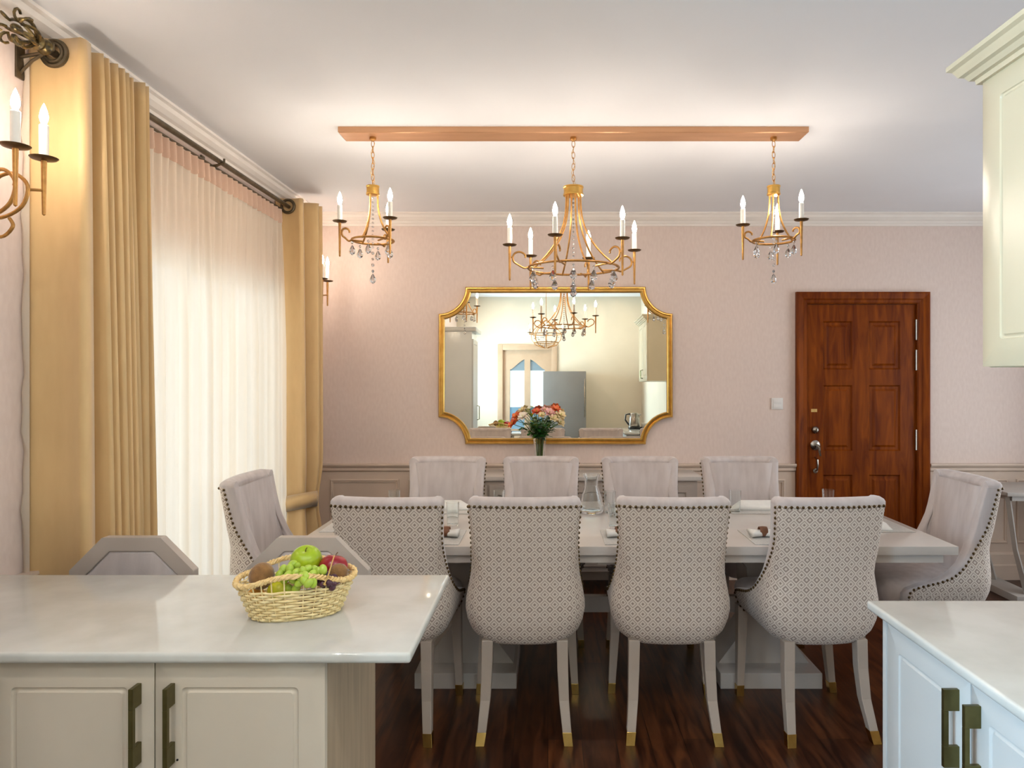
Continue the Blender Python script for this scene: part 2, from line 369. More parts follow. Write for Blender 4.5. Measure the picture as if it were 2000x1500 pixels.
# wainscot: board, dado rail, panels, skirting
RZ = .855
def dado_profile(s, o):
    return [(o, RZ), (o+s*.036, RZ), (o+s*.038, RZ-.010), (o+s*.030, RZ-.022), (o+s*.020, RZ-.030), (o+s*.020, RZ-.05), (o+s*.010, RZ-.058), (o, RZ-.06)]
def skirt_profile(s, o):
    return [(o, 0), (o+s*.028, 0), (o+s*.028, .105), (o+s*.02, .115), (o+s*.02, .185), (o+s*.01, .20), (o, .20)]
def moulding(mb, org, U, V, N, wd, ht):
    for a in ((0, .022),):
        R = []
        for ins, d in ((0, 0), (.002, .010), (.010, .014), (.016, .008), (.022, .009), (.026, 0)):
            R.append([Vector(org)+Vector(U)*(x+wd/2)+Vector(V)*(y+ht/2)+Vector(N)*d for x, y in ((wd/2-ins, ht/2-ins), (-wd/2+ins, ht/2-ins), (-wd/2+ins, -ht/2+ins), (wd/2-ins, -ht/2+ins))])
        mb.rings(R)
def back_wainscot(nm, x0, x1, edges):
    b = MB(); b.box(x0, x1, BY-.008, BY, 0, RZ-.03)
    for a, c in edges: moulding(b, (a, BY-.008, .265), (1, 0, 0), (0, 0, 1), (0, -1, 0), c-a, .475)
    b.prism(dado_profile(-1, BY-.004), 'x', x0, x1)
    struct(b, nm, M['dado'], smooth=False)
back_wainscot('trim_5', WX, DX0-.03, [(-1.61, -1.10), (-1.035, -.5), (-.435, .1), (.165, .7), (.765, 1.20), (1.265, 1.755)])
back_wainscot('trim_6', DX1+.03, RX, [(2.885, 3.40), (3.465, 3.86)])
b = MB(); b.prism(skirt_profile(-1, BY-.006), 'x', WX, DX0-.03); b.prism(skirt_profile(-1, BY-.006), 'x', DX1+.03, RX); struct(b, 'baseboard_back', M['dado'], smooth=False)
b = MB(); b.box(WX, WX+.008, .2, 2.36, 0, RZ-.03); b.prism(dado_profile(1, WX+.004), 'y', .6, 2.36)
b.box(WX, WX+.008, 4.5, BY, 0, RZ-.03); b.prism(dado_profile(1, WX+.004), 'y', 4.5, BY)
for a, c in ((1.0, 1.6), (1.66, 2.3)): moulding(b, (WX+.008, a, .265), (0, 1, 0), (0, 0, 1), (1, 0, 0), c-a, .475)
struct(b, 'trim_7', M['dado'], smooth=False)
b = MB(); b.prism(skirt_profile(1, WX+.006), 'y', .6, 2.45); b.prism(skirt_profile(1, WX+.006), 'y', 4.45, BY); struct(b, 'baseboard_left', M['dado'], smooth=False)

# windows
def window(nm, y0, y1, z0, z1, nm_m):
    b = MB(); f = .055
    b.box(WX-.14, WX-.07, y0, y1, z0, z0+f); b.box(WX-.14, WX-.07, y0, y1, z1-f, z1)
    n = nm_m
    for i in range(n+1):
        c = lerp(y0+f/2, y1-f/2, i/n); b.box(WX-.14, WX-.07, c-f/2, c+f/2, z0, z1)
    o = struct(b, nm, M['frost'], smooth=False)
    g = MB(); g.box(WX-.108, WX-.102, y0, y1, z0, z1); g.build('pane', M['pane'], o, smooth=False)
window('window_1', 2.45, 4.45, .08, 2.08, 4)
window('added_window_2', -1.3, .2, .95, 2.2, 2)  # unseen window, added to let cool fill into the kitchen
b = MB(); f = .055
for z0, z1 in ((.4, .4+f), (2.3-f, 2.3)): b.box(RX+.05, RX+.12, 2.4, 4.4, z0, z1)
for c in (2.4+f/2, 3.07, 3.73, 4.4-f/2): b.box(RX+.05, RX+.12, c-f/2, c+f/2, .4, 2.3)
o = struct(b, 'added_window_3', M['frost'], smooth=False); g = MB(); g.box(RX+.082, RX+.088, 2.4, 4.4, .4, 2.3); g.build('pane', M['pane'], o, smooth=False)  # out-of-view window, added to brighten the dining room

# ------------------------------------------------------------------ mahogany door
def mahogany_door():
    b = MB()
    x0, x1, zt = 1.832, 2.815, 2.122      # outer architrave
    aw = .086
    prof = [(0, 0), (0, .032), (.012, .036), (.05, .030), (.058, .022), (.078, .020), (aw, .012), (aw, 0)]
    R = []
    path = [(x0, 0, 1, 0), (x0, zt, 1, -1), (x1, zt, -1, -1), (x1, 0, -1, 0)]
    for px, pz, sx, sz in path: R.append([(px+sx*o, BY-.004-d, pz+sz*o) for o, d in prof])
    b.rings(R, closed=True, cap0=True, cap1=True)
    fr = struct(b, 'door_1', M['mahogany'], smooth=False)
    j = MB(); j.box(1.86, 1.918, BY-.01, BY+.1, 0, 2.035); j.box(2.735, 2.79, BY-.01, BY+.1, 0, 2.035); j.box(1.86, 2.79, BY-.01, BY+.1, 2.035, 2.09)
    j.build('door_jamb', M['mahogany'], fr, smooth=False)
    # leaf: stiles, rails, raised panels
    L0, L1, Z1 = 1.920, 2.733, 2.033; y0, y1 = BY+.004, BY+.05
    cx = [(L0+.115, L0+.345), (L0+.455, L0+.70)]
    rz = [(1.545, 1.915), (.94, 1.44), (.25, .775)]
    l = MB()
    l.box(L0, cx[0][0], y0, y1, 0.005, Z1); l.box(cx[0][1], cx[1][0], y0, y1, 0.005, Z1); l.box(cx[1][1], L1, y0, y1, 0.005, Z1)
    zz = [Z1, rz[0][1], rz[0][0], rz[1][1], rz[1][0], rz[2][1], rz[2][0], 0.005]
    for k in range(0, 8, 2):
        for a, c in cx: l.box(a, c, y0, y1, zz[k+1], zz[k])
    leaf = l.build('door_leaf', M['mahogany'], fr, smooth=False)
    for a, c in cx:
        for z0, z1 in rz:
            p = MB(); panel(p, (a, y0+.012, z0), (1, 0, 0), (0, 0, 1), (0, -1, 0), c-a, z1-z0, [(0, 0, -.02), (0, 0, .012), (.006, 0, .012), (.016, 0, 0), (.034, 0, 0), (.05, 0, .010)])
            p.build('door_panel', M['mahogany'], leaf, smooth=False)
    hx = L0+.062
    k = MB(); k.lathe([(0, 0), (.026, 0), (.028, -.008), (.020, -.02), (.012, -.026), (0, -.026)], (hx, y0, 1.103), 20, 'y'); k.box(hx-.003, hx+.003, y0-.04, y0-.02, 1.09, 1.116); k.build('deadbolt', M['steel'], leaf)
    k = MB(); k.lathe([(0, 0), (.036, 0), (.037, -.008), (.030, -.014), (.012, -.018), (.012, -.05), (0, -.05)], (hx, y0, .99), 20, 'y')
    k.tube([(hx, y0-.045, .99), (hx+.012, y0-.052, .975), (hx+.014, y0-.05, .945), (hx+.022, y0-.046, .915)], [.011, .011, .009, .007], 8); k.build('door_handle', M['steel'], leaf)
    k = MB(); k.tube([(hx, y0, .90), (hx, y0-.045, .885), (hx, y0-.05, .84), (hx, y0-.04, .81), (hx, y0, .80)], .007, 8); k.lathe([(0, 0), (.018, 0), (.018, -.01), (0, -.012)], (hx, y0, .80), 16, 'y'); k.build('door_pull', M['steel'], leaf)
    k = MB(); k.box(hx-.03, hx+.015, y0-.0015, y0, 1.235, 1.258, .0005); k.build('small_sticker', M['vine'], leaf)
    for z in (1.77, 1.545, .955):
        h = MB(); h.box(2.720, 2.738, BY-.014, BY+.004, z, z+.15); h.lathe([(0, 0), (.008, 0), (.008, .16), (0, .16)], (2.738, BY-.014, z-.005), 8); h.build('hinge', M['steel'], fr, smooth=False)
mahogany_door()
b = MB(); b.box(1.655, 1.740, BY-.010, BY, 1.255, 1.340, .003); sw = b.build('light_switch', M['plastic']); tag(sw, 'small square white light switch on the pink wall left of the mahogany door', 'light switch')
for dz in (0, .034):
    k = MB(); k.box(1.668, 1.727, BY-.014, BY-.008, 1.266+dz, 1.294+dz, .002); k.build('rocker', M['plastic'], sw)

# ------------------------------------------------------------------ mirror
def mirror():
    c = Vector((.056, BY-.028, 1.58)); hw, hh, R0 = .861, .579, .198
    t = thing('wall_mirror', 'large gold-framed wall mirror with scooped-in corners above the console', 'mirror', c)
    t.rotation_euler = (-.012, 0, -.010)
    def outline(d):
        pts = []; R = R0+d
        for sx, sz, flip in ((1, 1, 0), (-1, 1, 1), (-1, -1, 0), (1, -1, 1)):
            a0 = math.asin(min(1, d/R)); a1 = PI/2-a0
            arc = []
            for i in range(15):
                a = lerp(a0, a1, i/14)     # from the horizontal edge to the vertical one
                arc.append((sx*(hw-R*math.cos(a)), sz*(hh-R*math.sin(a))))
            if not flip: arc = arc[::-1]
            pts += arc
        return pts
    f = MB(); f.rings([[(x, y, z) for x, z in outline(d)] for d, y in ((0, .02), (0, -.012), (.006, -.020), (.014, -.020), (.02, -.012), (.032, -.014), (.038, -.018), (.043, -.014), (.045, .0))])
    f.build('frame', M['gold'], t, world=False, sharp=True)
    g = MB(); g.face([(x, -.002, z) for x, z in outline(.040)]); g.face([(x, .018, z) for x, z in outline(.01)])
    g.build('mirror_glass', M['mirror'], t, world=False, smooth=False)
mirror()

# ------------------------------------------------------------------ curtains
def curtain_panel(mb, top, bot, zt, zb, nz=24, extra=None):
    """top / bot = list of (x, y) section points"""
    R = []
    for i in range(nz+1):
        t = i/nz; z = lerp(zt, zb, t)
        k = t**.8
        sec = [(lerp(a[0], c[0], k), lerp(a[1], c[1], k), z) for a, c in zip(top, bot)]
        if extra: sec = [extra(p, t, j) for j, p in enumerate(sec)]
        R.append(sec)
    mb.rings(R, closed=False)
def wave(y0, y1, n, xc, amp, per=14, jit=0, seed=1, sharp=1.0):
    rnd = random.Random(seed); js = [rnd.uniform(-jit, jit) for _ in range(n+2)]
    pts = []
    for i in range(n*per+1):
        u = i/per; k = int(u); s = math.cos(2*PI*u)
        s = math.copysign(abs(s)**sharp, s)
        pts.append((xc+amp*s*(1+js[k]), lerp(y0, y1, i/(n*per))+.3*js[k]*.02*math.sin(2*PI*u)))
    return pts
def ring_mesh(c, R, r):
    m = MB(); pts = [(c[0]+R*math.cos(a), c[1], c[2]+R*math.sin(a)) for a in [2*PI*k/28 for k in range(28)]]; m.tube(pts, r, 8, closed=True); return m
ROD = (-1.64, 2.573)
def near_curtain():
    t = thing('curtain', 'long gold satin eyelet curtain nearest the camera, hanging beside the sconce', 'curtain', (-1.62, 2.5, 0.02))
    def flap(xa, xb, y, n=14, bow=.012): return [(lerp(xa, xb, i/n), y+bow*math.sin(PI*i/n)*(1 if i % 2 else .9)) for i in range(n+1)]
    top = flap(-1.722, -1.552, 2.285)+[(-1.545, 2.30), (-1.55, 2.33), (-1.60, 2.345)]+wave(2.36, 2.675, 8, -1.615, .062, 12, .22, 3, .75)[5:]
    bot = flap(-1.725, -1.535, 2.275, bow=.02)+[(-1.525, 2.295), (-1.53, 2.33), (-1.585, 2.345)]+wave(2.36, 2.645, 8, -1.565, .064, 12, .32, 5, .75)[5:]
    def wrink(p, tt, j):
        x, y, z = p
        if j < 15:
            y += .006*math.sin(9*z+3*x*10)*math.sin(PI*j/14)*(tt > .45)*(tt-.3)
        return (x, y, z)
    b = MB(); curtain_panel(b, top, bot, 2.625, .02, 34, wrink)
    o = b.build('curtain_cloth', M['curtain'], t, sharp=False)
    s = o.modifiers.new('solid', 'SOLIDIFY'); s.thickness = .003
    l = MB(); R = []
    for i in range(40):
        z = lerp(2.55, .02, i/39); wv = .005*math.sin(i*1.3)+.004*math.sin(i*2.9)
        R.append([(-1.729, 2.30, z), (-1.728, 2.262+wv, z), (-1.716+wv*.5, 2.255+wv, z), (-1.708, 2.268, z)])
    l.rings(R, closed=False); l.build('lining_edge', M['lining'], t, sharp=False)
    ring_mesh((-1.64, 2.287, ROD[1]), .040, .009).build('eyelet', M['rod'], t)
    ring_mesh((-1.64, 2.28, ROD[1]), .030, .006).build('eyelet', M['rod'], t)
near_curtain()
def far_curtain():
    t = thing('curtain', 'gold satin eyelet curtain gathered in a tieback at the far corner of the room', 'curtain', (-1.62, 4.45, 0.02))
    def flap(xa, xb, y, n=14, bow=.015): return [(lerp(xa, xb, i/n), y+bow*math.sin(PI*i/n)) for i in range(n+1)]
    top = flap(-1.722, -1.565, 4.345)+[(-1.555, 4.36), (-1.56, 4.385), (-1.60, 4.395)]+wave(4.40, 4.56, 2, -1.598, .104, 14, .05, 3, .9)[5:]
    bot = flap(-1.73+.08, -1.535, 4.33, bow=.02)+[(-1.525, 4.35), (-1.53, 4.38), (-1.585, 4.395)]+wave(4.40, 4.56, 2, -1.593, .104, 14, .05, 5, .9)[5:]
    def tie(p, tt, j):
        x, y, z = p; k = math.exp(-((z-.68)/.16)**2)*.22
        return (lerp(x, -1.60, k), lerp(y, 4.45, k), z)
    b = MB(); curtain_panel(b, top, bot, 2.625, .02, 40, tie)
    o = b.build('curtain_cloth', M['curtain'], t, sharp=False); s = o.modifiers.new('solid', 'SOLIDIFY'); s.thickness = .003
    c = MB(); R = []
    for a in [2*PI*k/24 for k in range(24)]:
        ct, sn = math.cos(a), math.sin(a); px, py = -1.605+.108*ct, 4.45+.125*sn
        z = .69+.02*ct-.015*sn
        R.append([(px, py, z-.05), (px+.006*ct, py+.006*sn, z), (px, py, z+.05), (px-.004*ct, py-.004*sn, z)])
    R.append(R[0]); c.rings(R); c.build('tieback', M['curtain'], t, sharp=False)
    ring_mesh((-1.64, 4.342, ROD[1]), .040, .009).build('eyelet', M['rod'], t)
far_curtain()
def sheer():
    t = thing('sheer_curtain', 'cream sheer voile curtain filtering daylight across the window', 'sheer curtain', (-1.68, 3.5, 0.02))
    rnd = random.Random(4); n = 420; top = []; bot = []
    ph = [rnd.uniform(0, 6) for _ in range(4)]
    for i in range(n+1):
        u = i/n; y = lerp(2.70, 4.34, u)
        f = math.sin(2*PI*u*27+.5*math.sin(u*31))
        top.append((-1.676+.014*f, y))
        g = .5*math.sin(2*PI*u*17+ph[0]+1.2*math.sin(u*9))+.35*math.sin(2*PI*u*29+ph[1]+math.sin(u*13))+.3*math.sin(2*PI*u*7+ph[2])
        bot.append((-1.668+.020*g, y+.006*math.sin(2*PI*u*23)))
    b = MB(); R = []
    for i in range(19):
        tt = i/18; k = min(1, tt*3.0)**.7; z = lerp(2.47, .02, tt)
        R.append([(lerp(a[0], c[0], k), lerp(a[1], c[1], k), z) for a, c in zip(top, bot)])
    b.rings(R, closed=False); b.build('voile', M['sheer'], t, sharp=False)
    h = MB(); R = []
    for i in range(6):
        tt = i/5; z = lerp(2.545, 2.465, tt)
        R.append([(a[0]+.004*tt, a[1], z-.010*tt*math.sin(2*PI*j/n*27*1+1.0)) for j, a in enumerate(top)])
    h.rings(R, closed=False); h.build('heading_tape', M['heading'], t, sharp=False)
    r = MB(); r.tube([(-1.676, 2.5, 2.552), (-1.676, 4.5, 2.552)], .006, 8); r.build('curtain_track', M['rod'], t)
sheer()
def rod():
    t = thing('curtain_rod', 'dark bronze curtain rod with an ornate leaf-scroll finial', 'curtain rod', (-1.64, 3.4, 2.573))
    b = MB(); b.tube([(ROD[0], 2.22, ROD[1]), (ROD[0], 4.62, ROD[1])], .0125, 12); b.build('pole', M['rod'], t)
    f = MB(); cx, cz = ROD
    f.lathe([(0, .02), (.02, .02), (.026, .01), (.024, 0), (.016, -.008), (.022, -.016), (.024, -.024), (.012, -.034), (.010, -.045), (0, -.046)], (cx, 2.235, cz), 16, 'y')
    for k in range(7):
        a = 2*PI*k/7; pts = []; rs = []
        for i in range(17):
            u = i/16
            if u < .62:
                s = u/.62; y = 2.20-.085*s; r = .012+.030*math.sin(PI*s*.85)
            else:
                s = (u-.62)/.38; an = s*PI*1.35; y = 2.115-.016*math.sin(an); r = .0255+.016*(1-math.cos(an))
            pts.append((cx+r*math.cos(a+.5*u), y, cz+r*math.sin(a+.5*u))); rs.append(.0062*(1-.35*u))
        f.tube(pts, rs, 6)
    f.ball((cx, 2.125, cz), .014, (1, 1.6, 1)); f.build('finial', M['finial'], t)
    for y in (2.25, 3.44, 4.64):
        k = MB(); k.box(WX, WX+.008, y-.018, y+.018, ROD[1]-.10, ROD[1]+.03, .002)
        k.tube([(WX, y, ROD[1]-.03), (ROD[0], y, ROD[1]-.014), (ROD[0]+.022, y, ROD[1]-.005), (ROD[0]+.022, y, ROD[1]+.014)], .006, 8)
        k.tube([(WX, y, ROD[1]-.085), (-1.685, y, ROD[1]-.04), (ROD[0], y, ROD[1]-.014)], .005, 8)
        k.build('bracket', M['rod'], t)
rod()

# ------------------------------------------------------------------ lamps
def candle_parts(t, x, y, z, h=.085, tail=.165, s=1.0):
    """pan, sleeve, bulb and long tapered tail of one candle arm; z = pan height"""
    p = MB(); p.lathe([(0, -.004), (.012*s, -.004), (.030*s, .000), (.0345*s, .005), (.031*s, .006), (.010*s, .001), (0, .001)], (x, y, z), 20); p.build('drip_pan', M['chand_dark'], t, world=False)
    c = MB(); c.lathe([(0, 0), (.0115*s, 0), (.0115*s, h), (.009*s, h+.003), (0, h+.003)], (x, y, z), 14); c.build('candle_sleeve', M['candle'], t, world=False)
    u = MB(); u.lathe([(0, 0), (.006, .002), (.0105, .014), (.0118, .024), (.009, .040), (.0045, .054), (0, .064)], (x, y, z+h+.003), 12); u.build('bulb', M['bulb'], t, world=False, sharp=False)
    k = MB(); k.lathe([(0, 0), (.0072*s, 0), (.0068*s, -.03), (.0045*s, -tail), (0, -tail-.004)], (x, y, z), 10); k.build('tail_spike', M['chand'], t, world=False)
def scroll(mb, pts, r=.0048): mb.tube(pts, r, 7)
def drop(mb, x, y, z, s=1.0):
    """faceted teardrop crystal with a bead above, hanging from z"""
    mb.lathe([(0, 0), (.006*s, -.006*s), (.006*s, -.010*s), (0, -.016*s)], (x, y, z), 6)
    mb.lathe([(0, -.018*s), (.004*s, -.022*s), (.013*s, -.040*s), (.0155*s, -.048*s), (.010*s, -.060*s), (0, -.066*s)], (x, y, z), 6)
def chandelier(name, label, loc, cap_z, cap_r, ring_z, ring_r, arm_R, pan_z, angles, nrod, ndrop, chain_top, low_z, bead_s):
    t = thing(name, label, 'chandelier', (loc[0], loc[1], chain_top))
    t['group'] = 'chandeliers under the ceiling plate'
    O = chain_top
    def Z(z): return z-O
    c = MB(); c.lathe([(0, 0), (cap_r, 0), (cap_r, -.006), (cap_r*.94, -.008), (cap_r*.94, -.034), (cap_r, -.036), (cap_r, -.044), (cap_r*.8, -.046), (0, -.046)], (0, 0, Z(cap_z)), 24); c.build('cap', M['gold'], t, world=False)
    h = MB(); h.lathe([(0, 0), (.016, 0), (.016, -.012), (.005, -.02), (0, -.02)], (0, 0, 0), 12); h.build('ceiling_hook', M['chand'], t, world=False)
    # chain
    k = MB(); zz = Z(cap_z); n = int(round((-.018-zz-.008)/.026)); L = (-.018-zz)/n
    for i in range(n):
        zc = zz+L*(i+.5); pts = []
        for j in range(12):
            a = 2*PI*j/12; u, v = .0072*math.cos(a), (L*.5+.004)*math.sin(a)
            pts.append((u, 0, zc+v) if i % 2 else (0, u, zc+v))
        k.tube(pts, .0016, 5, closed=True)
    k.build('chain', M['chand'], t, world=False)
    w_ = MB(); w_.tube([(.009*math.sin(i*1.1), .006*math.cos(i), lerp(-.01, zz, i/14)) for i in range(15)], .0013, 5); w_.build('cable', M['vine'], t, world=False)
    # flared rods from cap to ring
    for i in range(nrod):
        a = angles[0]*PI/180+2*PI*(i+.5)/nrod
        pts = []
        for j in range(15):
            u = j/14; z = lerp(cap_z-.044, ring_z-.004, u); r = lerp(cap_r*.72, ring_r, u**2.6)
            pts.append((r*math.cos(a), r*math.sin(a), Z(z)))
        f = MB(); f.tube(pts, .0046, 7); f.build('flared_rod', M['chand'], t, world=False)
    r = MB(); r.tube([(ring_r*math.cos(2*PI*q/48), ring_r*math.sin(2*PI*q/48), Z(ring_z)) for q in range(48)], .0055, 8, closed=True); r.build('hoop', M['chand'], t, world=False)
    for ad in angles:
        a = ad*PI/180; ca, sa = math.cos(a), math.sin(a)
        d = arm_R-ring_r
        cz_ = (pan_z-.03-ring_z)     # height of the scroll top
        prof = [(-.05*d/.09-.02, -.006), (0, -.004), (.25*d, -.008), (.55*d, .006), (.78*d, .30*cz_), (.84*d, .62*cz_), (.74*d, .90*cz_), (.52*d, 1.02*cz_), (.30*d, .94*cz_), (.18*d, .76*cz_), (.20*d, .62*cz_)]
        # smooth
        P = [Vector((p[0]+ring_r, p[1])) for p in prof]; S = []
        for i in range(len(P)-1):
            p0 = P[max(i-1, 0)]; p1 = P[i]; p2 = P[i+1]; p3 = P[min(i+2, len(P)-1)]
            for q in range(4):
                u = q/4; S.append(.5*((2*p1)+(p2-p0)*u+(2*p0-5*p1+4*p2-p3)*u*u+(3*p1-p0-3*p2+p3)*u**3))
        S.append(P[-1])
        m = MB(); m.tube([(s.x*ca, s.x*sa, Z(ring_z)+s.y) for s in S], .0048, 7)
        rl = ring_r+.84*d
        m.tube([(rl*ca, rl*sa, Z(ring_z+.62*cz_)), (arm_R*ca, arm_R*sa, Z(ring_z+.62*cz_))], .004, 6)
        m.build('scroll_arm', M['chand'], t, world=False)
        candle_parts(t, arm_R*ca, arm_R*sa, Z(pan_z), .085 if nrod > 4 else .08)
    # crystals
    for i in range(ndrop):
        a = angles[0]*PI/180+2*PI*i/ndrop+.26
        rr = ring_r*(1.0 if i % 2 == 0 else .86)
        q = MB(); drop(q, rr*math.cos(a), rr*math.sin(a), Z(ring_z-.012), bead_s)
        q.build('crystal_drop', M['crystal'], t, world=False, smooth=False)
    q = MB(); z = cap_z-.06
    while z > ring_z-.02:
        q.ball((0, 0, Z(z)), .0055, u=6, v=4); z -= .020
    for i in range(5): q.ball((0, 0, Z(z)), .0065+.0015*(i % 2), u=6, v=4); z -= (ring_z-low_z-.06)/5
    drop(q, 0, 0, Z(low_z+.062), bead_s); q.build('crystal_strand', M['crystal'], t, world=False, smooth=False)
    return t
CY = 3.37
b = MB()
R = [[(-1.01+i, y0, z) for i, y0, z in ()]]
b = MB(); b.rings([[(-1.008+dx, CY-.065+dy, z), (1.254-dx, CY-.065+dy, z), (1.254-dx, CY+.06-dy, z), (-1.008+dx, CY+.06-dy, z)] for dx, dy, z in ((0, 0, CZ), (0, 0, CZ-.026), (.006, .004, CZ-.030))], cap0=True, cap1=True)
bp = b.build('ceiling_plate', M['beam'], smooth=False); tag(bp, 'long rose gold ceiling plate that the three chandeliers hang from', 'ceiling plate')
TOPZ = CZ-.030
chandelier('chandelier', 'large six-candle gold chandelier with crystal drops in the middle of the plate', (.125, CY), 2.428, .050, 2.03, .222, .316, 2.127, [-47, -107, -167, -227, -287, -347], 6, 12, TOPZ, 1.90, 1.15)
chandelier('chandelier', 'small three-candle gold chandelier nearest the curtained window', (-.857, CY), 2.432, .032, 2.165, .10, .155, 2.247, [-45, -165, -285], 3, 6, TOPZ, 1.96, 1.05)
chandelier('chandelier', 'small three-candle gold chandelier nearest the hanging kitchen cabinet', (1.106, CY), 2.432, .032, 2.165, .10, .155, 2.235, [-55, -175, -295], 3, 6, TOPZ, 1.96, 1.05)
def sconce(y, label):
    t = thing('wall_sconce', label, 'wall sconce', (WX, y, 2.0)); t['group'] = 'gold candle sconces on the window wall'
    b = MB(); b.lathe([(0, 0), (.05, 0), (.05, .006), (.03, .014), (.018, .026), (0, .028)], (0, 0, 0), 20, 'x'); b.build('wall_plate', M['chand'], t, world=False)
    def sm(P):
        P = [Vector(p) for p in P]; S = []
        for i in range(len(P)-1):
            p0 = P[max(i-1, 0)]; p1 = P[i]; p2 = P[i+1]; p3 = P[min(i+2, len(P)-1)]
            for q in range(5):
                u = q/5; S.append(.5*((2*p1)+(p2-p0)*u+(2*p0-5*p1+4*p2-p3)*u*u+(3*p1-p0-3*p2+p3)*u**3))
        S.append(P[-1]); return S
    for s in (-1, 1):
        a = MB(); cy = s*.055; cx = .225
        a.tube(sm([(.02, 0, 0), (.07, s*.005, -.03), (.13, s*.015, -.035), (.185, s*.022, -.0), (.20, s*.024, .06), (.165, s*.02, .095), (.125, s*.014, .085), (.115, s*.012, .06)]), .0055, 8)
        a.tube([(.197, s*.024, .05), (cx, cy, .055)], .0045, 7)
        a.tube(sm([(.03, 0, -.005), (.06, s*.012, .03), (.045, s*.02, .06), (.02, s*.015, .05)]), .0045, 7)
        a.build('scroll_arm', M['chand'], t, world=False)
        candle_parts(t, cx, cy, .148, .10, .165, 1.1)
    d = MB(); d.tube(sm([(.02, 0, 0), (.08, 0, -.07), (.14, 0, -.095), (.175, 0, -.065), (.165, 0, -.04)]), .005, 8); d.build('lower_scroll', M['chand'], t, world=False)
sconce(2.0, 'gold two-candle wall sconce in front of the near curtain')
sconce(4.645, 'gold two-candle wall sconce just past the far curtain')

# ------------------------------------------------------------------ dining chairs
CW = [(.385, .180), (.40, .205), (.43, .228), (.47, .245), (.52, .254), (.56, .252), (.60, .244), (.66, .232), (.74, .223), (.82, .221), (.90, .225), (1.0, .234)]
CE = [(.385, .34), (.43, .41), (.485, .425), (.505, .40), (.520, .35), (.533, .29), (.552, .235), (.58, .19), (.62, .155), (.69, .118), (.78, .092), (.88, .080), (1.0, .072)]
CB = [(.385, .085), (.42, .062), (.48, .050), (.56, .046), (.70, .040), (.85, .022), (1.0, 0)]
NS, NA, NK = 7, 6, 12
def section(z, off=0.0):
    """U-shaped plan of the chair shell at height z, offset inwards by off"""
    w = table_interp(CW, z)-off; yb = table_interp(CB, z)+off; e = table_interp(CE, z); r = min(.085, w*.5) if off == 0 else .05
    r = r if e > .12 else lerp(.022, r, max(0, min(1, (e-.085)/.035)))
    yt = table_interp(CB, z)+e; pts = []
    r = min(r, max(.012, yt-yb-.004))
    bul = .026
    half = []
    tip = table_interp([(.60, .017), (.68, .026), (.80, .050), (1.0, .050)], z)
    half.append((-w, yt)); half.append((-w, yt-min(tip, (yt-yb-r)*(.5 if z < .6 else .94)+.001)))
    for i in range(1, NS): half.append((-w, lerp(half[1][1], yb+r, i/NS)))
    for i in range(NA+1):
        a = PI+PI/2*i/NA; half.append((-w+r+r*math.cos(a), yb+r+r*math.sin(a)))
    for i in range(1, NK//2+1): half.append((lerp(-w+r, 0, i/(NK//2)), yb))
    full = half+[(-x, y) for x, y in half[:-1][::-1]]
    return [(x, y-bul*(1-min(1, abs(x)/max(w, .01))**2), z) for x, y in full]
ZR = [.385, .395, .41, .43, .455, .48, .495, .505, .513, .521, .528, .535, .545, .557, .572, .59, .61, .64, .675, .72, .77, .82, .87, .92, .975]
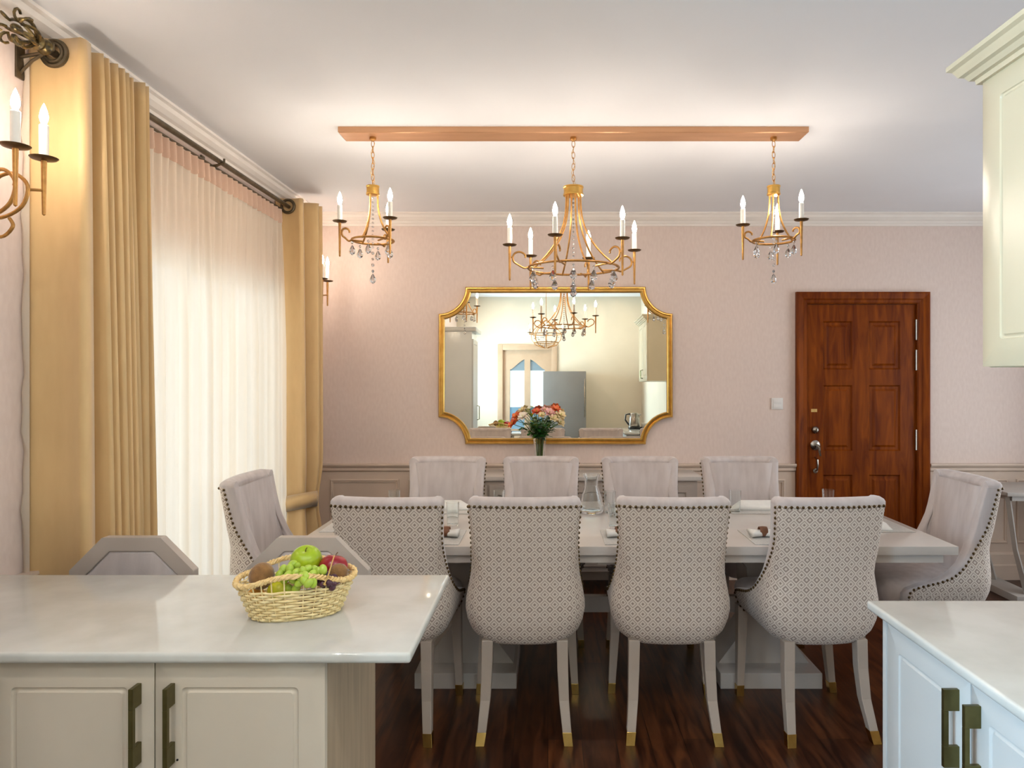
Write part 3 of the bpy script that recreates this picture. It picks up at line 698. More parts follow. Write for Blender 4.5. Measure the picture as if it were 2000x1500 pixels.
def make_chair():
    t = thing('dining_chair', 'x', 'chair', (0, 0, 0))
    out = [section(z) for z in ZR]; n = len(out[0])
    # patterned outside shell
    b = MB(); uvl = b.bm.loops.layers.uv.new('UVMap'); V = []; U = []
    for sec in out:
        mid = n//2; s = [0]*n
        for i in range(mid+1, n): s[i] = s[i-1]+math.dist(sec[i][:2], sec[i-1][:2])
        for i in range(mid-1, -1, -1): s[i] = s[i+1]-math.dist(sec[i][:2], sec[i+1][:2])
        U.append(s); V.append([b.bm.verts.new(p) for p in sec])
    for j in range(len(V)-1):
        for i in range(1, n-2):
            f = b.bm.faces.new((V[j][i], V[j][i+1], V[j+1][i+1], V[j+1][i]))
            for lp, (jj, ii) in zip(f.loops, ((j, i), (j, i+1), (j+1, i+1), (j+1, i))): lp[uvl].uv = (U[jj][ii], ZR[jj])
    # underside tuck
    lo = V[0]; c2 = [b.bm.verts.new((v.co.x*.86, lerp(v.co.y, .26, .14), v.co.z-.004)) for v in lo]
    for i in range(1, n-2): b.bm.faces.new((lo[i+1], lo[i], c2[i], c2[i+1]))
    # remove the unused tip verts
    bmesh.ops.delete(b.bm, geom=[v for v in b.bm.verts if not v.link_faces], context='VERTS')
    b.build('outside_shell', M['lattice'], t, world=False, sharp=False)
    # velvet: rim, top roll and inside
    th = .058
    v = MB(); inn = [section(z, th) for z in ZR]
    def rimrow(o, q):
        # outer tip strip, rounded nose, inner line
        a1, a0 = o[1], o[0]; i0 = q[0]; nd_ = .016 if a0[2] < .6 else .008; nose = ((a0[0]+i0[0])/2, max(a0[1], i0[1])+nd_, a0[2])
        e1 = (lerp(a0[0], i0[0], .12), a0[1]+nd_*.6, a0[2]); e2 = (lerp(a0[0], i0[0], .88), i0[1]+nd_*.6, a0[2])
        return [a1, a0, e1, nose, e2]
    ROWS = []
    for o, q in zip(out, inn):
        L_ = rimrow(o, q); R_ = [(-p[0], p[1], p[2]) for p in L_][::-1]
        ROWS.append((L_, q, R_))
    full = [L_+q+R_ for L_, q, R_ in ROWS]
    VV = v.rings(full, closed=False)
    # top roll
    o_top, i_top = out[-1], inn[-1]
    rows = [o_top]
    for f_, zz, ww in ((.0, .986, -.002), (.08, .996, 0), (.28, 1.005, 0), (.55, 1.006, 0), (.82, .996, 0), (1, .982, 0)):
        rows.append([(lerp(a[0], c[0], f_), lerp(a[1], c[1], f_), zz-.05*max(0, lerp(a[1], c[1], f_*.3))) for a, c in zip(o_top, i_top)])
    rows.append(i_top)
    v.rings(rows, closed=False)
    # close the ends of the top roll over the rim
    for sgn in (0, -1):
        loop = [r[sgn] for r in rows]
        a0 = out[-1][sgn]; i0 = inn[-1][sgn]
        nose = ((a0[0]+i0[0])/2, max(a0[1], i0[1])+.008, .965)
        top_n = ((a0[0]+i0[0])/2, max(a0[1], i0[1])+.004, .988)
        vs_ = [v.bm.verts.new(p) for p in loop]; tn = v.bm.verts.new(top_n); nn = v.bm.verts.new(nose)
        for a, c in zip(vs_, vs_[1:]): v.bm.faces.new((a, c, tn))
        v.bm.faces.new((vs_[0], tn, nn)); v.bm.faces.new((vs_[-1], nn, tn))
    v.build('inside_upholstery', M['velvet'], t, world=False, sharp=False)
    # inside back cushion with faint channels
    c = MB(); rows = []
    for j in range(15):
        z = lerp(.50, .975, j/14); w_ = table_interp(CW, z)-.022; yb = table_interp(CB, z)+.060
        rows.append([(lerp(-w_, w_, i/24), yb+.006+.034*(1-abs(2*i/24-1)**8)+.0025*abs(math.sin(PI*i/6))-.022*(1-(2*i/24-1)**2), z) for i in range(25)])
    c.rings(rows, closed=False); c.build('back_cushion', M['velvet'], t, world=False, sharp=False)
    # seat
    s = MB(); rows = []
    for z, ins in ((.40, .05), (.41, .036), (.43, .022), (.46, .004), (.49, 0), (.512, .006), (.526, .022), (.534, .06), (.538, .13)):
        rows.append([(x, y+.325, z) for x, y in rrect(.43-2*ins+.02, .50-2*ins, .05-ins*.2, 6)])
    s.rings(rows, cap0=True, cap1=True); s.build('seat', M['velvet'], t, world=False)
    # nails
    path = []
    for k, o in enumerate(out):
        path.append(Vector(o[1]))
    left = [p.copy() for p in path if p.z > .40]
    right = [Vector((-p.x, p.y, p.z)) for p in left]
    topl = [Vector((p[0], p[1], .970)) for p in out[-1][1:-1]]
    def along(P, sp):
        outp = []; acc = 0; nxt = 0
        for a, c in zip(P, P[1:]):
            d = (c-a).length
            while nxt <= acc+d and d > 1e-9:
                outp.append(a.lerp(c, (nxt-acc)/d)); nxt += sp
            acc += d
        return outp
    for P, nd in ((left, 'l'), (right, 'r'), (topl, 't')):
        nm = MB()
        for p in along(P, .0232):
            if nd == 't':
                if p.y > .022 or abs(p.x) > .226: continue
                q = p+Vector((0, -.001, 0))
            else: q = p+Vector((.001*(-1 if nd == 'l' else 1), 0, 0))
            nm.ball(q, .0066, u=7, v=5)
        nm.build('nailhead_row', M['nail'], t, world=False)
    # legs
    for sx in (-1, 1):
        g = MB(); g.bars([(sx*.156, .085, .40), (sx*.158, .080, .28), (sx*.163, .062, .16), (sx*.174, .020, .046)], [.0235, .0225, .0205, .0180]); lg = g.build('leg', M['leg'], t, world=False, smooth=False, bev=.003)
        f = MB(); f.bars([(sx*.1738, .0215, .048), (sx*.180, .004, 0)], [.0193, .0180]); f.build('brass_cap', M['brass'], lg, world=False, smooth=False, bev=.001)
        g = MB(); g.bars([(sx*.205, .49, .42), (sx*.208, .487, .28), (sx*.223, .466, .046)], [.0235, .0215, .0165]); lg = g.build('leg', M['leg'], t, world=False, smooth=False, bev=.003)
        f = MB(); f.bars([(sx*.2229, .4665, .048), (sx*.226, .460, 0)], [.0178, .0165]); f.build('brass_cap', M['brass'], lg, world=False, smooth=False, bev=.001)
    return t
proto = make_chair()
rad = math.radians
seats = [
    (-.665, 2.80, rad(-3), 'lattice-backed dining chair directly behind the island, first along the near side', 'near'),
    (-.096, 2.80, 0, 'lattice-backed dining chair second from the window, directly in front of the carafe', 'near'),
    (.515, 2.80, rad(-1.5), 'lattice-backed dining chair third from the window along the near side of the table', 'near'),
    (1.163, 2.80, rad(4.5), 'lattice-backed dining chair turned slightly, beside the right-hand counter', 'near'),
    (-.613, 4.27, PI, 'velvet-fronted dining chair across the table, nearest the window', 'far'),
    (-.041, 4.27, PI, 'velvet-fronted dining chair across the table, in front of the flower vase', 'far'),
    (.563, 4.27, PI, 'velvet-fronted dining chair across the table, just right of the carafe', 'far'),
    (1.173, 4.27, PI, 'velvet-fronted dining chair across the table, nearest the mahogany door', 'far'),
    (-1.555, 3.47, rad(-90), 'dining chair at the table end beside the sheer curtain', 'ends'),
    (2.15, 3.47, rad(90), 'dining chair at the table end farthest from the window, facing left', 'ends')]
for i, (x, y, rz, lb, g) in enumerate(seats):
    if i == 0: proto.location = (x, y, 0); proto.rotation_euler = (0, 0, rz); proto['label'] = lb; proto['group'] = 'dining chairs around the table'
    else: dup(proto, (x, y, 0), rz, lb, 'dining chairs around the table')

# ------------------------------------------------------------------ dining table
TX0, TX1, TY0, TY1, TZ = -1.12, 1.786, 2.99, 4.03, .760
def table():
    t = thing('dining_table', 'long greige lacquered dining table on two pedestal bases', 'table', ((TX0+TX1)/2, (TY0+TY1)/2, 0))
    b = MB(); b.box(TX0, TX1, TY0, TY1, TZ-.038, TZ, .003); b.build('tabletop', M['table'], t)
    b = MB(); b.box(TX0+.05, TX1-.05, TY0+.03, TY0+.055, TZ-.078, TZ-.038); b.box(TX0+.05, TX1-.05, TY1-.055, TY1-.03, TZ-.078, TZ-.038)
    b.box(TX0+.05, TX0+.075, TY0+.055, TY1-.055, TZ-.078, TZ-.038); b.box(TX1-.075, TX1-.05, TY0+.055, TY1-.055, TZ-.078, TZ-.038); b.build('apron', M['table'], t, smooth=False)
    for cx in (-.395, 1.073):
        p = MB(); w = .245
        p.box(cx-w, cx+w, 3.30, 3.76, 0, .075, .004)
        # flared trestle column: wide foot, narrow waist, wide head
        prof = [(w-.02, .075), (.085, .26), (.075, .40), (.085, .55), (w-.06, .68), (w-.06, .722)]
        poly = [(cx+x, z) for x, z in prof]+[(cx-x, z) for x, z in prof[::-1]]
        p.prism(poly, 'y', 3.42, 3.62)
        p.box(cx-w+.03, cx+w-.03, 3.12, 3.90, .69, .722)
        p.build('pedestal', M['table'], t, smooth=False)
    s = MB(); s.box(-.32, 1.0, 3.50, 3.54, .30, .38); s.build('stretcher', M['table'], t, smooth=False)
    c = MB(); c.box(.22, .30, 3.05, 3.97, .665, .722); c.build('cross_batten', M['table'], t, smooth=False)
table()

# ------------------------------------------------------------------ table setting
def tumbler(name='drinking_glass', h=.118, r=.032):
    t = MB(); t.lathe([(0, 0), (r*.80, 0), (r*.86, .01), (r, h), (r-.0018, h), (r*.84-.001, .012), (0, .010)], (0, 0, 0), 20)
    return t.build(name, M['glass'], None, world=False)
g0 = tumbler()
gl = [(-.837, 3.75, 'clear tumbler across the table, nearest the window'), (-.265, 3.75, 'clear tumbler beside the place in front of the flower vase'),
      (.335, 3.72, 'clear tumbler standing just right of the carafe'), (1.02, 3.75, 'clear tumbler left of the folded napkin by the last chair across the table'),
      (1.54, 3.78, 'clear tumbler in front of the mahogany door'), (-.47, 3.40, 'clear tumbler in the gap between the first two near chairs'), (.325, 3.36, 'clear tumbler by the brown napkin ring between the middle near chairs')]
for i, (x, y, lb) in enumerate(gl):
    o = g0 if i == 0 else g0.copy()
    if i: COL.objects.link(o)
    o.location = (x, y, TZ+.0005); tag(o, lb, 'glass', 'tumblers on the dining table')
b = MB(); b.lathe([(0, 0), (.062, 0), (.068, .010), (.066, .045), (.050, .10), (.037, .140), (.036, .165), (.040, .185), (.047, .208), (.044, .208), (.037, .184), (.033, .165), (.034, .140), (.047, .10), (.062, .046), (.062, .012), (0, .008)], (0, 0, 0), 28)
o = b.build('carafe', M['glass'], None, world=False); o.location = (.237, 3.75, TZ+.0005); tag(o, 'hourglass-necked clear glass carafe in the middle of the table', 'carafe')
def placemat_mesh():
    b = MB(); b.box(-.21, .21, -.145, .145, 0, .003, .001); return b.build('placemat', M['placemat'], None, world=False)
def napkin_proto(peak):
    t = thing('napkin', 'x', 'napkin')
    b = MB()
    if peak:   # folded into a flat roof-like wedge
        R = []
        for i in range(13):
            u = i/12; x = lerp(-.19, .19, u); h = .006+.040*min(1, 6*min(u, 1-u))
            R.append([(x, -.075*(1-.35*abs(2*u-1)), .0005), (x, -.045, h*.5), (x, .0, h), (x, .012, h*.92), (x, .085*(1-.35*abs(2*u-1)), .0005)])
        b.rings(R, closed=True, cap0=True, cap1=True)
    else:
        R = []
        for i in range(21):
            u = i/20; x = lerp(-.19, .19, u); pin = math.exp(-((u-.85)/.08)**2)
            wd = lerp(.055+.01*math.sin(i*1.9), .016, pin); h = lerp(.016, .015, pin)
            ring = []
            for k in range(12):
                a = 2*PI*k/12; ring.append((x, wd*math.cos(a)*(1+.12*math.sin(3*a+i*.3)*(1-pin)), .017+h*math.sin(a)))
            R.append(ring)
        b.rings(R, cap0=True, cap1=True)
    b.build('folded_cloth', M['napkin'], t, world=False, sharp=False)
    if not peak:
        r = MB(); r.lathe([(.020, -.017), (.022, -.018), (.024, 0), (.022, .018), (.020, .017), (.020, -.017)], (-.19+.38*.85, 0, .0245), 18, 'x'); r.build('napkin_ring', M['ring'], t, world=False)
    return t
pm0 = placemat_mesh(); np_a = napkin_proto(False); np_b = napkin_proto(True); fa = fb = True; first = True
places = [(-.60, 3.16, 0, 0, 'between the first near chair and the table edge'), (-.096, 3.16, 0, 0, 'behind the second near chair'), (.46, 3.16, PI, 0, 'behind the third near chair'), (1.12, 3.16, PI, 0, 'behind the turned near chair'),
          (-.613, 3.84, 0, 1, 'across the table nearest the window'), (-.041, 3.84, 0, 1, 'across the table below the flower vase'), (.563, 3.84, 0, 1, 'across the table right of the carafe'), (1.20, 3.84, 0, 1, 'across the table nearest the mahogany door'),
          (-.94, 3.47, PI/2, 1, 'at the window end of the table'), (1.60, 3.47, PI/2, 1, 'at the end of the table farthest from the window')]
for i, (x, y, rz, pk, where) in enumerate(places):
    o = pm0 if first else pm0.copy()
    if not first: COL.objects.link(o)
    first = False
    o.location = (x, y, TZ+.0005); o.rotation_euler = (0, 0, rz); tag(o, 'pale grey placemat '+where, 'placemat', 'placemats on the dining table')
    src = np_b if pk else np_a; isf = fb if pk else fa
    lb = ('ridge-folded white napkin ' if pk else 'rolled white napkin with a brown ring ')+where
    if isf: n_ = src; n_.location = (x, y, TZ+.0036); n_.rotation_euler = (0, 0, rz); n_['label'] = lb; n_['group'] = 'napkins on the placemats'
    else: n_ = dup(src, (x, y, TZ+.0036), rz, lb, 'napkins on the placemats')
    if pk: fb = False
    else: fa = False

# ------------------------------------------------------------------ console, vase, flowers
def console():
    x0, x1, y0, y1, z = -.93, 1.055, 4.70, 5.05, .815
    t = thing('console_table', 'pale-topped grey console sideboard below the gold mirror', 'console', ((x0+x1)/2, (y0+y1)/2, 0))
    b = MB(); b.box(x0, x1, y0, y1, z-.03, z, .004); b.build('top', M['table'], t)
    b = MB(); b.box(x0+.03, x1-.03, y0+.02, y1, .16, z-.03); b.build('carcass', M['stool'], t, smooth=False)
    n = 4; w = (x1-x0-.10)/n
    for i in range(n):
        a = x0+.05+w*i; d = MB(); panel(d, (a+.008, y0+.02, .20), (1, 0, 0), (0, 0, 1), (0, -1, 0), w-.016, z-.26, [(0, 0, -.004), (0, 0, .014), (.05, 0, .014), (.056, 0, .006), (.08, 0, .008)])
        dd = d.build('door', M['stool'], t, smooth=False)
        h = MB(); c = a+w-.05 if i % 2 == 0 else a+.05
        h.tube([(c-.02, y0+.006, .66), (c-.02, y0-.012, .66), (c+.02, y0-.012, .66), (c+.02, y0+.006, .66)], .004, 6); h.build('handle', M['chand_dark'], dd)
    for x in (x0+.07, x1-.07):
        for y in (y0+.06, y1-.05):
            l = MB(); l.bars([(x, y, .16), (x, y, 0)], [.026, .018]); l.build('leg', M['stool'], t, smooth=False)
console()
VX, VY, VZ = -.057, 4.84, .8155
b = MB(); b.lathe([(0, 0), (.038, 0), (.040, .006), (.036, .03), (.034, .12), (.038, .19), (.052, .262), (.050, .263), (.036, .19), (.031, .12), (.033, .03), (.034, .014), (0, .012)], (0, 0, 0), 28)
o = b.build('flower_vase', M['glass'], None, world=False); o.location = (VX, VY, VZ); tag(o, 'slim clear glass vase holding the bouquet on the console', 'vase')
PX = 4.82/1344
def P2(x, y, dy=0): return Vector(((x-1070)*(4.82+dy)/1344, 4.82+dy, 1.5+(735-y)*(4.82+dy)/1344))
def stem_pts(i, n, tip):
    a = 2.4*i; r = .016*math.sqrt((i+.5)/n); base = Vector((VX+r*math.cos(a), VY+r*math.sin(a), VZ+.016)); neck = Vector((VX+.022*math.cos(a+PI*0)+.15*(tip.x-VX)*.4, VY+.3*(tip.y-VY)*.3, VZ+.25))
    return [base, base.lerp(neck, .5), neck, neck.lerp(tip, .55)+Vector((0, 0, .012)), tip]
def flower(i, n, px, py, dy, petal, size, label, cup=.5):
    tip = P2(px, py, dy); t = thing('flower', label, 'flower', tip, 0, 'flowers of the bouquet in the vase')
    s = MB(); s.tube(stem_pts(i, n, tip), .0022, 6); s.build('stem', M['greenstem'], t)
    d = (tip-Vector((VX, VY, VZ+.20))).normalized(); d = (d+Vector((0, -.5, .1))).normalized()
    q = d.to_track_quat('Z', 'Y').to_matrix()
    for layer in (0, 1):
        for k in range(6 if layer == 0 else 4):
            a = 2*PI*k/(6 if layer == 0 else 4)+layer*.5+i; m = MB(); R = []
            for u in range(6):
                uu = u/5; wd = size*.36*math.sin(PI*min(1, uu*.86+.08))**.8; rr = size*(1-.3*layer)*uu; zz = size*(cup+.35*layer)*(uu**1.2)-size*.25*uu**3
                R.append([q @ Vector(((rr)*math.cos(a)-v*wd*math.sin(a), (rr)*math.sin(a)+v*wd*math.cos(a), zz+.12*size*v*v)) for v in (-1, -.5, 0, .5, 1)])
            m.rings(R, closed=False); m.build('petal', M[petal], t, world=False, sharp=False)
    c = MB()
    for k in range(4): c.tube([q @ Vector((0, 0, .0)), q @ Vector((size*.12*math.cos(k*1.6), size*.12*math.sin(k*1.6), size*.6))], .0009, 4)
    c.build('stamens', M['lime'], t, world=False)
FL = [(1003, 829, .02, 'pet_orange', .036, 'orange lily bloom low on the left edge of the bouquet'), (1009, 814, -.02, 'pet_orange', .032, 'orange bloom above the low left lily'),
      (1022, 815, -.05, 'pet_white', .036, 'white bloom with pink flush left of centre'), (1020, 803, .03, 'pet_cream', .028, 'small cream bloom at upper left'),
      (1048, 806, -.03, 'pet_red', .032, 'coral red bloom at the top centre'), (1058, 812, -.06, 'pet_cream', .026, 'small cream bloom under the coral red one'),
      (1064, 803, .02, 'pet_pink', .030, 'small pink bloom right of the coral red one'), (1073, 808, -.05, 'pet_pink', .036, 'large pink bloom right of centre'),
      (1085, 801, -.01, 'pet_orange', .034, 'orange bloom highest on the right side'), (1094, 812, -.03, 'pet_cream', .036, 'cream bloom on the right edge below the orange one'),
      (1092, 827, .01, 'pet_cream', .036, 'cream bloom lowest on the right edge'), (1080, 818, -.07, 'pet_cream', .030, 'cream bloom inside the right cluster')]
for i, f in enumerate(FL): flower(i, 16, *f[:4], f[4]*1.18, f[5]+' of the vase')
def sprig(i, n, px, py, dy, label, colr='green'):
    tip = P2(px, py, dy); t = thing('foliage_sprig', label, 'foliage', tip, 0, 'leafy sprigs in the vase')
    P = stem_pts(i, n, tip); s = MB(); s.tube(P, .0024, 6); s.build('stem', M['greenstem'], t)
    rnd = random.Random(i)
    for k in range(26):
        u = lerp(.02, 1, k/25); base = P[2].lerp(P[4], u); a = rnd.uniform(0, 6.28); e = rnd.uniform(-.2, .9)
        d = Vector((math.cos(a), math.sin(a)*.8-.2, e)).normalized(); L_ = rnd.uniform(.035, .065); sd = d.cross(Vector((0, 0, 1))).normalized()
        m = MB(); R = []
        for j in range(5):
            uu = j/4; wd = .0135*math.sin(PI*min(.98, uu*.95+.03)); c = base+d*L_*uu-Vector((0, 0, .012*uu*uu)); R.append([c-sd*wd, c+Vector((0, 0, .002)), c+sd*wd])
        m.rings(R, closed=False); m.build('leaf', M[colr], t, sharp=False)
for i, (x, y, dy, lb) in enumerate([(1022, 835, -.05, 'leafy green sprig at the lower left of the bouquet'), (1035, 826, -.08, 'leafy green sprig in front left of the bouquet centre'), (1050, 828, -.10, 'leafy green sprig in front of the bouquet centre'),
      (1065, 828, -.09, 'leafy green sprig in front right of the bouquet centre'), (1078, 834, -.06, 'leafy green sprig at the lower right of the bouquet'), (1045, 820, .04, 'leafy green sprig behind the bouquet centre'), (1070, 820, .04, 'leafy green sprig behind the pink blooms')]): sprig(i+12, 19, x, y, dy, lb)
sprig(30, 33, 1036, 801, -.02, 'lime green budded sprig standing up at the top left of the bouquet', 'lime')

# ------------------------------------------------------------------ grey trestle table by the right of the back wall
def trestle():
    x0, x1, y0, y1, z = 3.02, 3.86, 4.52, 4.98, .735
    t = thing('side_table', 'grey painted trestle side table against the wainscot at the far right', 'side table', ((x0+x1)/2, (y0+y1)/2, 0))
    b = MB(); b.box(x0, x1, y0, y1, z-.025, z, .003); b.build('tabletop', M['grey'], t)
    for x, s in ((x0+.04, 1), (x1-.04, -1)):
        for y in (y0+.06, y1-.06):
            l = MB(); l.tube([(x, y, z-.025), (x+s*.05, y, .35), (x+s*.13, y, .05)], [.020, .018, .022], 4); l.build('leg', M['grey'], t, smooth=False)
        f = MB(); f.box(x+s*.10-.07, x+s*.10+.09, y0+.01, y1-.01, 0, .05, .006); f.build('foot', M['grey'], t)
    b = MB(); b.box(x0+.22, x0+.30, y0+.02, y0+.07, .0, z-.07); b.build('centre_post', M['grey'], t, smooth=False)
    b = MB(); b.box(x0+.05, x1-.05, y0+.03, y1-.03, z-.06, z-.025); b.build('apron', M['grey'], t, smooth=False)
trestle()

# ------------------------------------------------------------------ kitchen joinery
def c_handle(mb, org, U, N, h=.165):
    """flat C-shaped bracket handle: U = width direction, N = outwards, standing on z"""
    o, U, N = Vector(org), Vector(U), Vector(N); so, bh, th, w = .034, .046, .009, .010
    def bx(n0, n1, z0, z1):
        P = [o+U*a*w/2+N*nn+Vector((0, 0, zz)) for zz in (z0, z1) for nn in (n0, n1) for a in (-1, 1)]
        v = [mb.bm.verts.new(p) for p in P]
        for f in ((0, 1, 3, 2), (4, 6, 7, 5), (0, 4, 5, 1), (2, 3, 7, 6), (0, 2, 6, 4), (1, 5, 7, 3)): mb.bm.faces.new([v[i] for i in f])
    bx(0, so, h-bh, h); bx(0, so, 0, bh); bx(so-th-.002, so, bh, h-bh)
DOOR_RINGS = lambda m: [(0, 0, -.018), (0, 0, -.001), (.0015, .0015, 0), (m, .010, 0), (m+.002, .010, -.0035), (m+.006, .009, -.005), (m+.010, .008, -.0035), (m+.012, .008, -.0003)]
def island():
    y0, y1, zt, th = 1.49, 2.08, .90, .024
    t = thing('kitchen_island', 'greige island cabinet with recessed-panel doors under the left countertop', 'cabinet', (-1.1, 1.7, 0))
    b = MB(); b.box(WX+.01, -.508, 1.538, 1.72, .10, zt-th); b.build('carcass', M['cab'], t, smooth=False)
    b = MB(); b.box(-.508, -.492, 1.5385, 1.962, 0, zt-th); b.build('end_panel', M['endwood'], t, smooth=False)['label'] = 'taupe woodgrain end panel'
    b = MB(); b.box(WX+.01, -.51, 1.59, 1.70, 0, .10); b.build('plinth', M['cab'], t, smooth=False)
    for xa, xb, side in ((-.868, -.4918, -1), (-1.2445, -.869, 1), (-1.62, -1.246, -1)):
        d = MB(); panel(d, (xa+.001, 1.520, .105), (1, 0, 0), (0, 0, 1), (0, -1, 0), xb-xa-.002, zt-th-.11, DOOR_RINGS(.058))
        dd = d.build('door', M['cab'], t)
        h = MB(); hx = xa+.040 if side < 0 else xb-.033
        c_handle(h, (hx, 1.520, .648), (1, 0, 0), (0, -1, 0), .175); h.build('handle', M['handle'], dd, smooth=False, bev=.001)['label'] = 'olive bronze bracket handle'
    k = MB(); k.lathe([(0, 0), (.0025, 0), (.0025, -.0015), (0, -.0015)], (-.818, 1.520, .653), 10, 'y'); k.build('small_screw', M['black'], t)
    c = MB(); c.box(WX+.01, -.298, 1.492, 2.085, zt-th, zt, .008, 3)
    o = c.build('countertop', M['stone']); o.location = (0, 0, 0); tag(o, 'pale polished quartz worktop on the island, carrying the fruit basket', 'countertop')
island()
def right_units():
    t = thing('base_cabinet', 'pale base cabinet with two bracket handles under the right worktop', 'cabinet', (1.17, 1.4, 0))
    FX = .884; zt, th = .90, .024
    b = MB(); b.box(FX+.019, KX-.002, .70, 1.808, .10, zt-th); b.build('carcass', M['cab2'], t, smooth=False)
    b = MB(); b.box(FX+.06, KX-.002, .72, 1.79, 0, .10); b.build('plinth', M['cab2'], t, smooth=False)
    b = MB(); b.box(FX-.002, FX+.019, 1.795, 1.812, .0, zt-th); b.build('corner_post', M['cab2'], t, smooth=False)
    for ya, yb, side in ((1.440, 1.794, 0), (1.075, 1.438, 1), (.71, 1.073, 0)):
        d = MB(); panel(d, (FX, yb-.001, .105), (0, -1, 0), (0, 0, 1), (-1, 0, 0), yb-ya-.002, zt-th-.12, DOOR_RINGS(.058))
        dd = d.build('door', M['cab2'], t)
        hy = ya+.042 if side == 0 else yb-.030
        h = MB(); c_handle(h, (FX, hy, .659), (0, 1, 0), (-1, 0, 0), .168); h.build('handle', M['handle'], dd, smooth=False, bev=.001)['label'] = 'olive bronze bracket handle'
    c = MB(); c.box(.854, KX-.002, .68, 1.845, zt-th, zt, .008, 3); o = c.build('countertop', M['stone']); tag(o, 'pale polished quartz worktop in the lower right corner', 'countertop')
    # upper cabinet
    t = thing('wall_cabinet', 'cream wall cabinet with stepped cornice hanging at the upper right', 'cabinet', (1.3, 1.4, 1.523)); UX = 1.13
    b = MB(); b.box(UX+.02, KX-.002, .98, 1.79, 1.523, 2.275); b.build('carcass', M['cab3'], t, smooth=False)
    for ya, yb, hy in ((1.386, 1.789, 0), (.981, 1.384, 1)):
        d = MB(); panel(d, (UX, yb, 1.525), (0, -1, 0), (0, 0, 1), (-1, 0, 0), yb-ya, .748, DOOR_RINGS(.068)); dd = d.build('door', M['cab3'], t)
        h = MB(); yy = ya+.03 if hy == 0 else yb-.03
        h.tube([(UX, yy, 1.56), (UX-.028, yy, 1.57), (UX-.028, yy, 1.66), (UX, yy, 1.67)], .005, 6); h.build('handle', M['handle'], dd)
    prof = [(0, 0), (.010, 0), (.012, .012), (.022, .014), (.030, .026), (.040, .030), (.050, .048), (.060, .054), (.060, .066), (0, .066)]
    k = MB(); Rr = []
    for px, py, sx, sy in ((KX-.002, 1.79, 0, 1), (UX, 1.79, -1, 1), (UX, .98, -1, -1), (KX-.002, .98, 0, -1)): Rr.append([(px+sx*p[0], py+sy*p[0], 2.262+p[1]) for p in prof])
    k.rings(Rr, cap0=True, cap1=True); k.build('cornice', M['cab3'], t, smooth=False)
right_units()

# ------------------------------------------------------------------ stools behind the island
def stool(x, label, first=None):
    t = thing('counter_stool', label, 'stool', (x, 2.10, 0)); t['group'] = 'grey stools behind the island'
    # octagonal back: frame 0.44 wide
    def octo(w, h, c): return [(-w/2, -h/2+c), (-w/2, h/2-c), (-w/2+c, h/2), (w/2-c, h/2), (w/2, h/2-c), (w/2, -h/2+c), (w/2-c, -h/2), (-w/2+c, -h/2)]
    zc = .806; outer = octo(.392, .37, .104); inner = octo(.30, .282, .080)
    b = MB(); b.rings([[(px, .07, zc+pz) for px, pz in outer], [(px, .105, zc+pz) for px, pz in outer], [(px, .105, zc+pz) for px, pz in inner], [(px, .07, zc+pz) for px, pz in inner], [(px, .07, zc+pz) for px, pz in outer]])
    b.build('back_frame', M['stool'], t, world=False, smooth=False, bev=.003)
    b = MB(); b.rings([[(px*s, y, zc+pz*s) for px, pz in inner] for s, y in ((1, .078), (.96, .072), (.5, .068))], cap1=True); b.rings([[(px*s, y, zc+pz*s) for px, pz in inner] for s, y in ((1, .078), (1, .098), (.96, .104), (.5, .108))], cap1=True)
    b.build('back_pad', M['velvet'], t, world=False)
    b = MB(); b.box(-.19, .19, -.32, .07, .58, .645, .02, 3); b.build('seat', M['velvet'], t, world=False)
    for sx in (-1, 1):
        for y0, y1 in ((.05, .10), (-.30, -.33)):
            l = MB(); l.bars([(sx*.155, y0, .62), (sx*.18, y1, 0)], [.018, .013]); l.build('leg', M['stool'], t, world=False, smooth=False)
    for y in (-.31, .07):
        l = MB(); l.box(-.17, .17, y-.01, y+.01, .19, .215); l.build('footrest', M['stool'], t, world=False, smooth=False)
    return t
stool(-1.314, 'octagonal-backed grey stool in front of the pleated curtain, left of the basket')
stool(-.762, 'octagonal-backed grey stool directly behind the fruit basket')

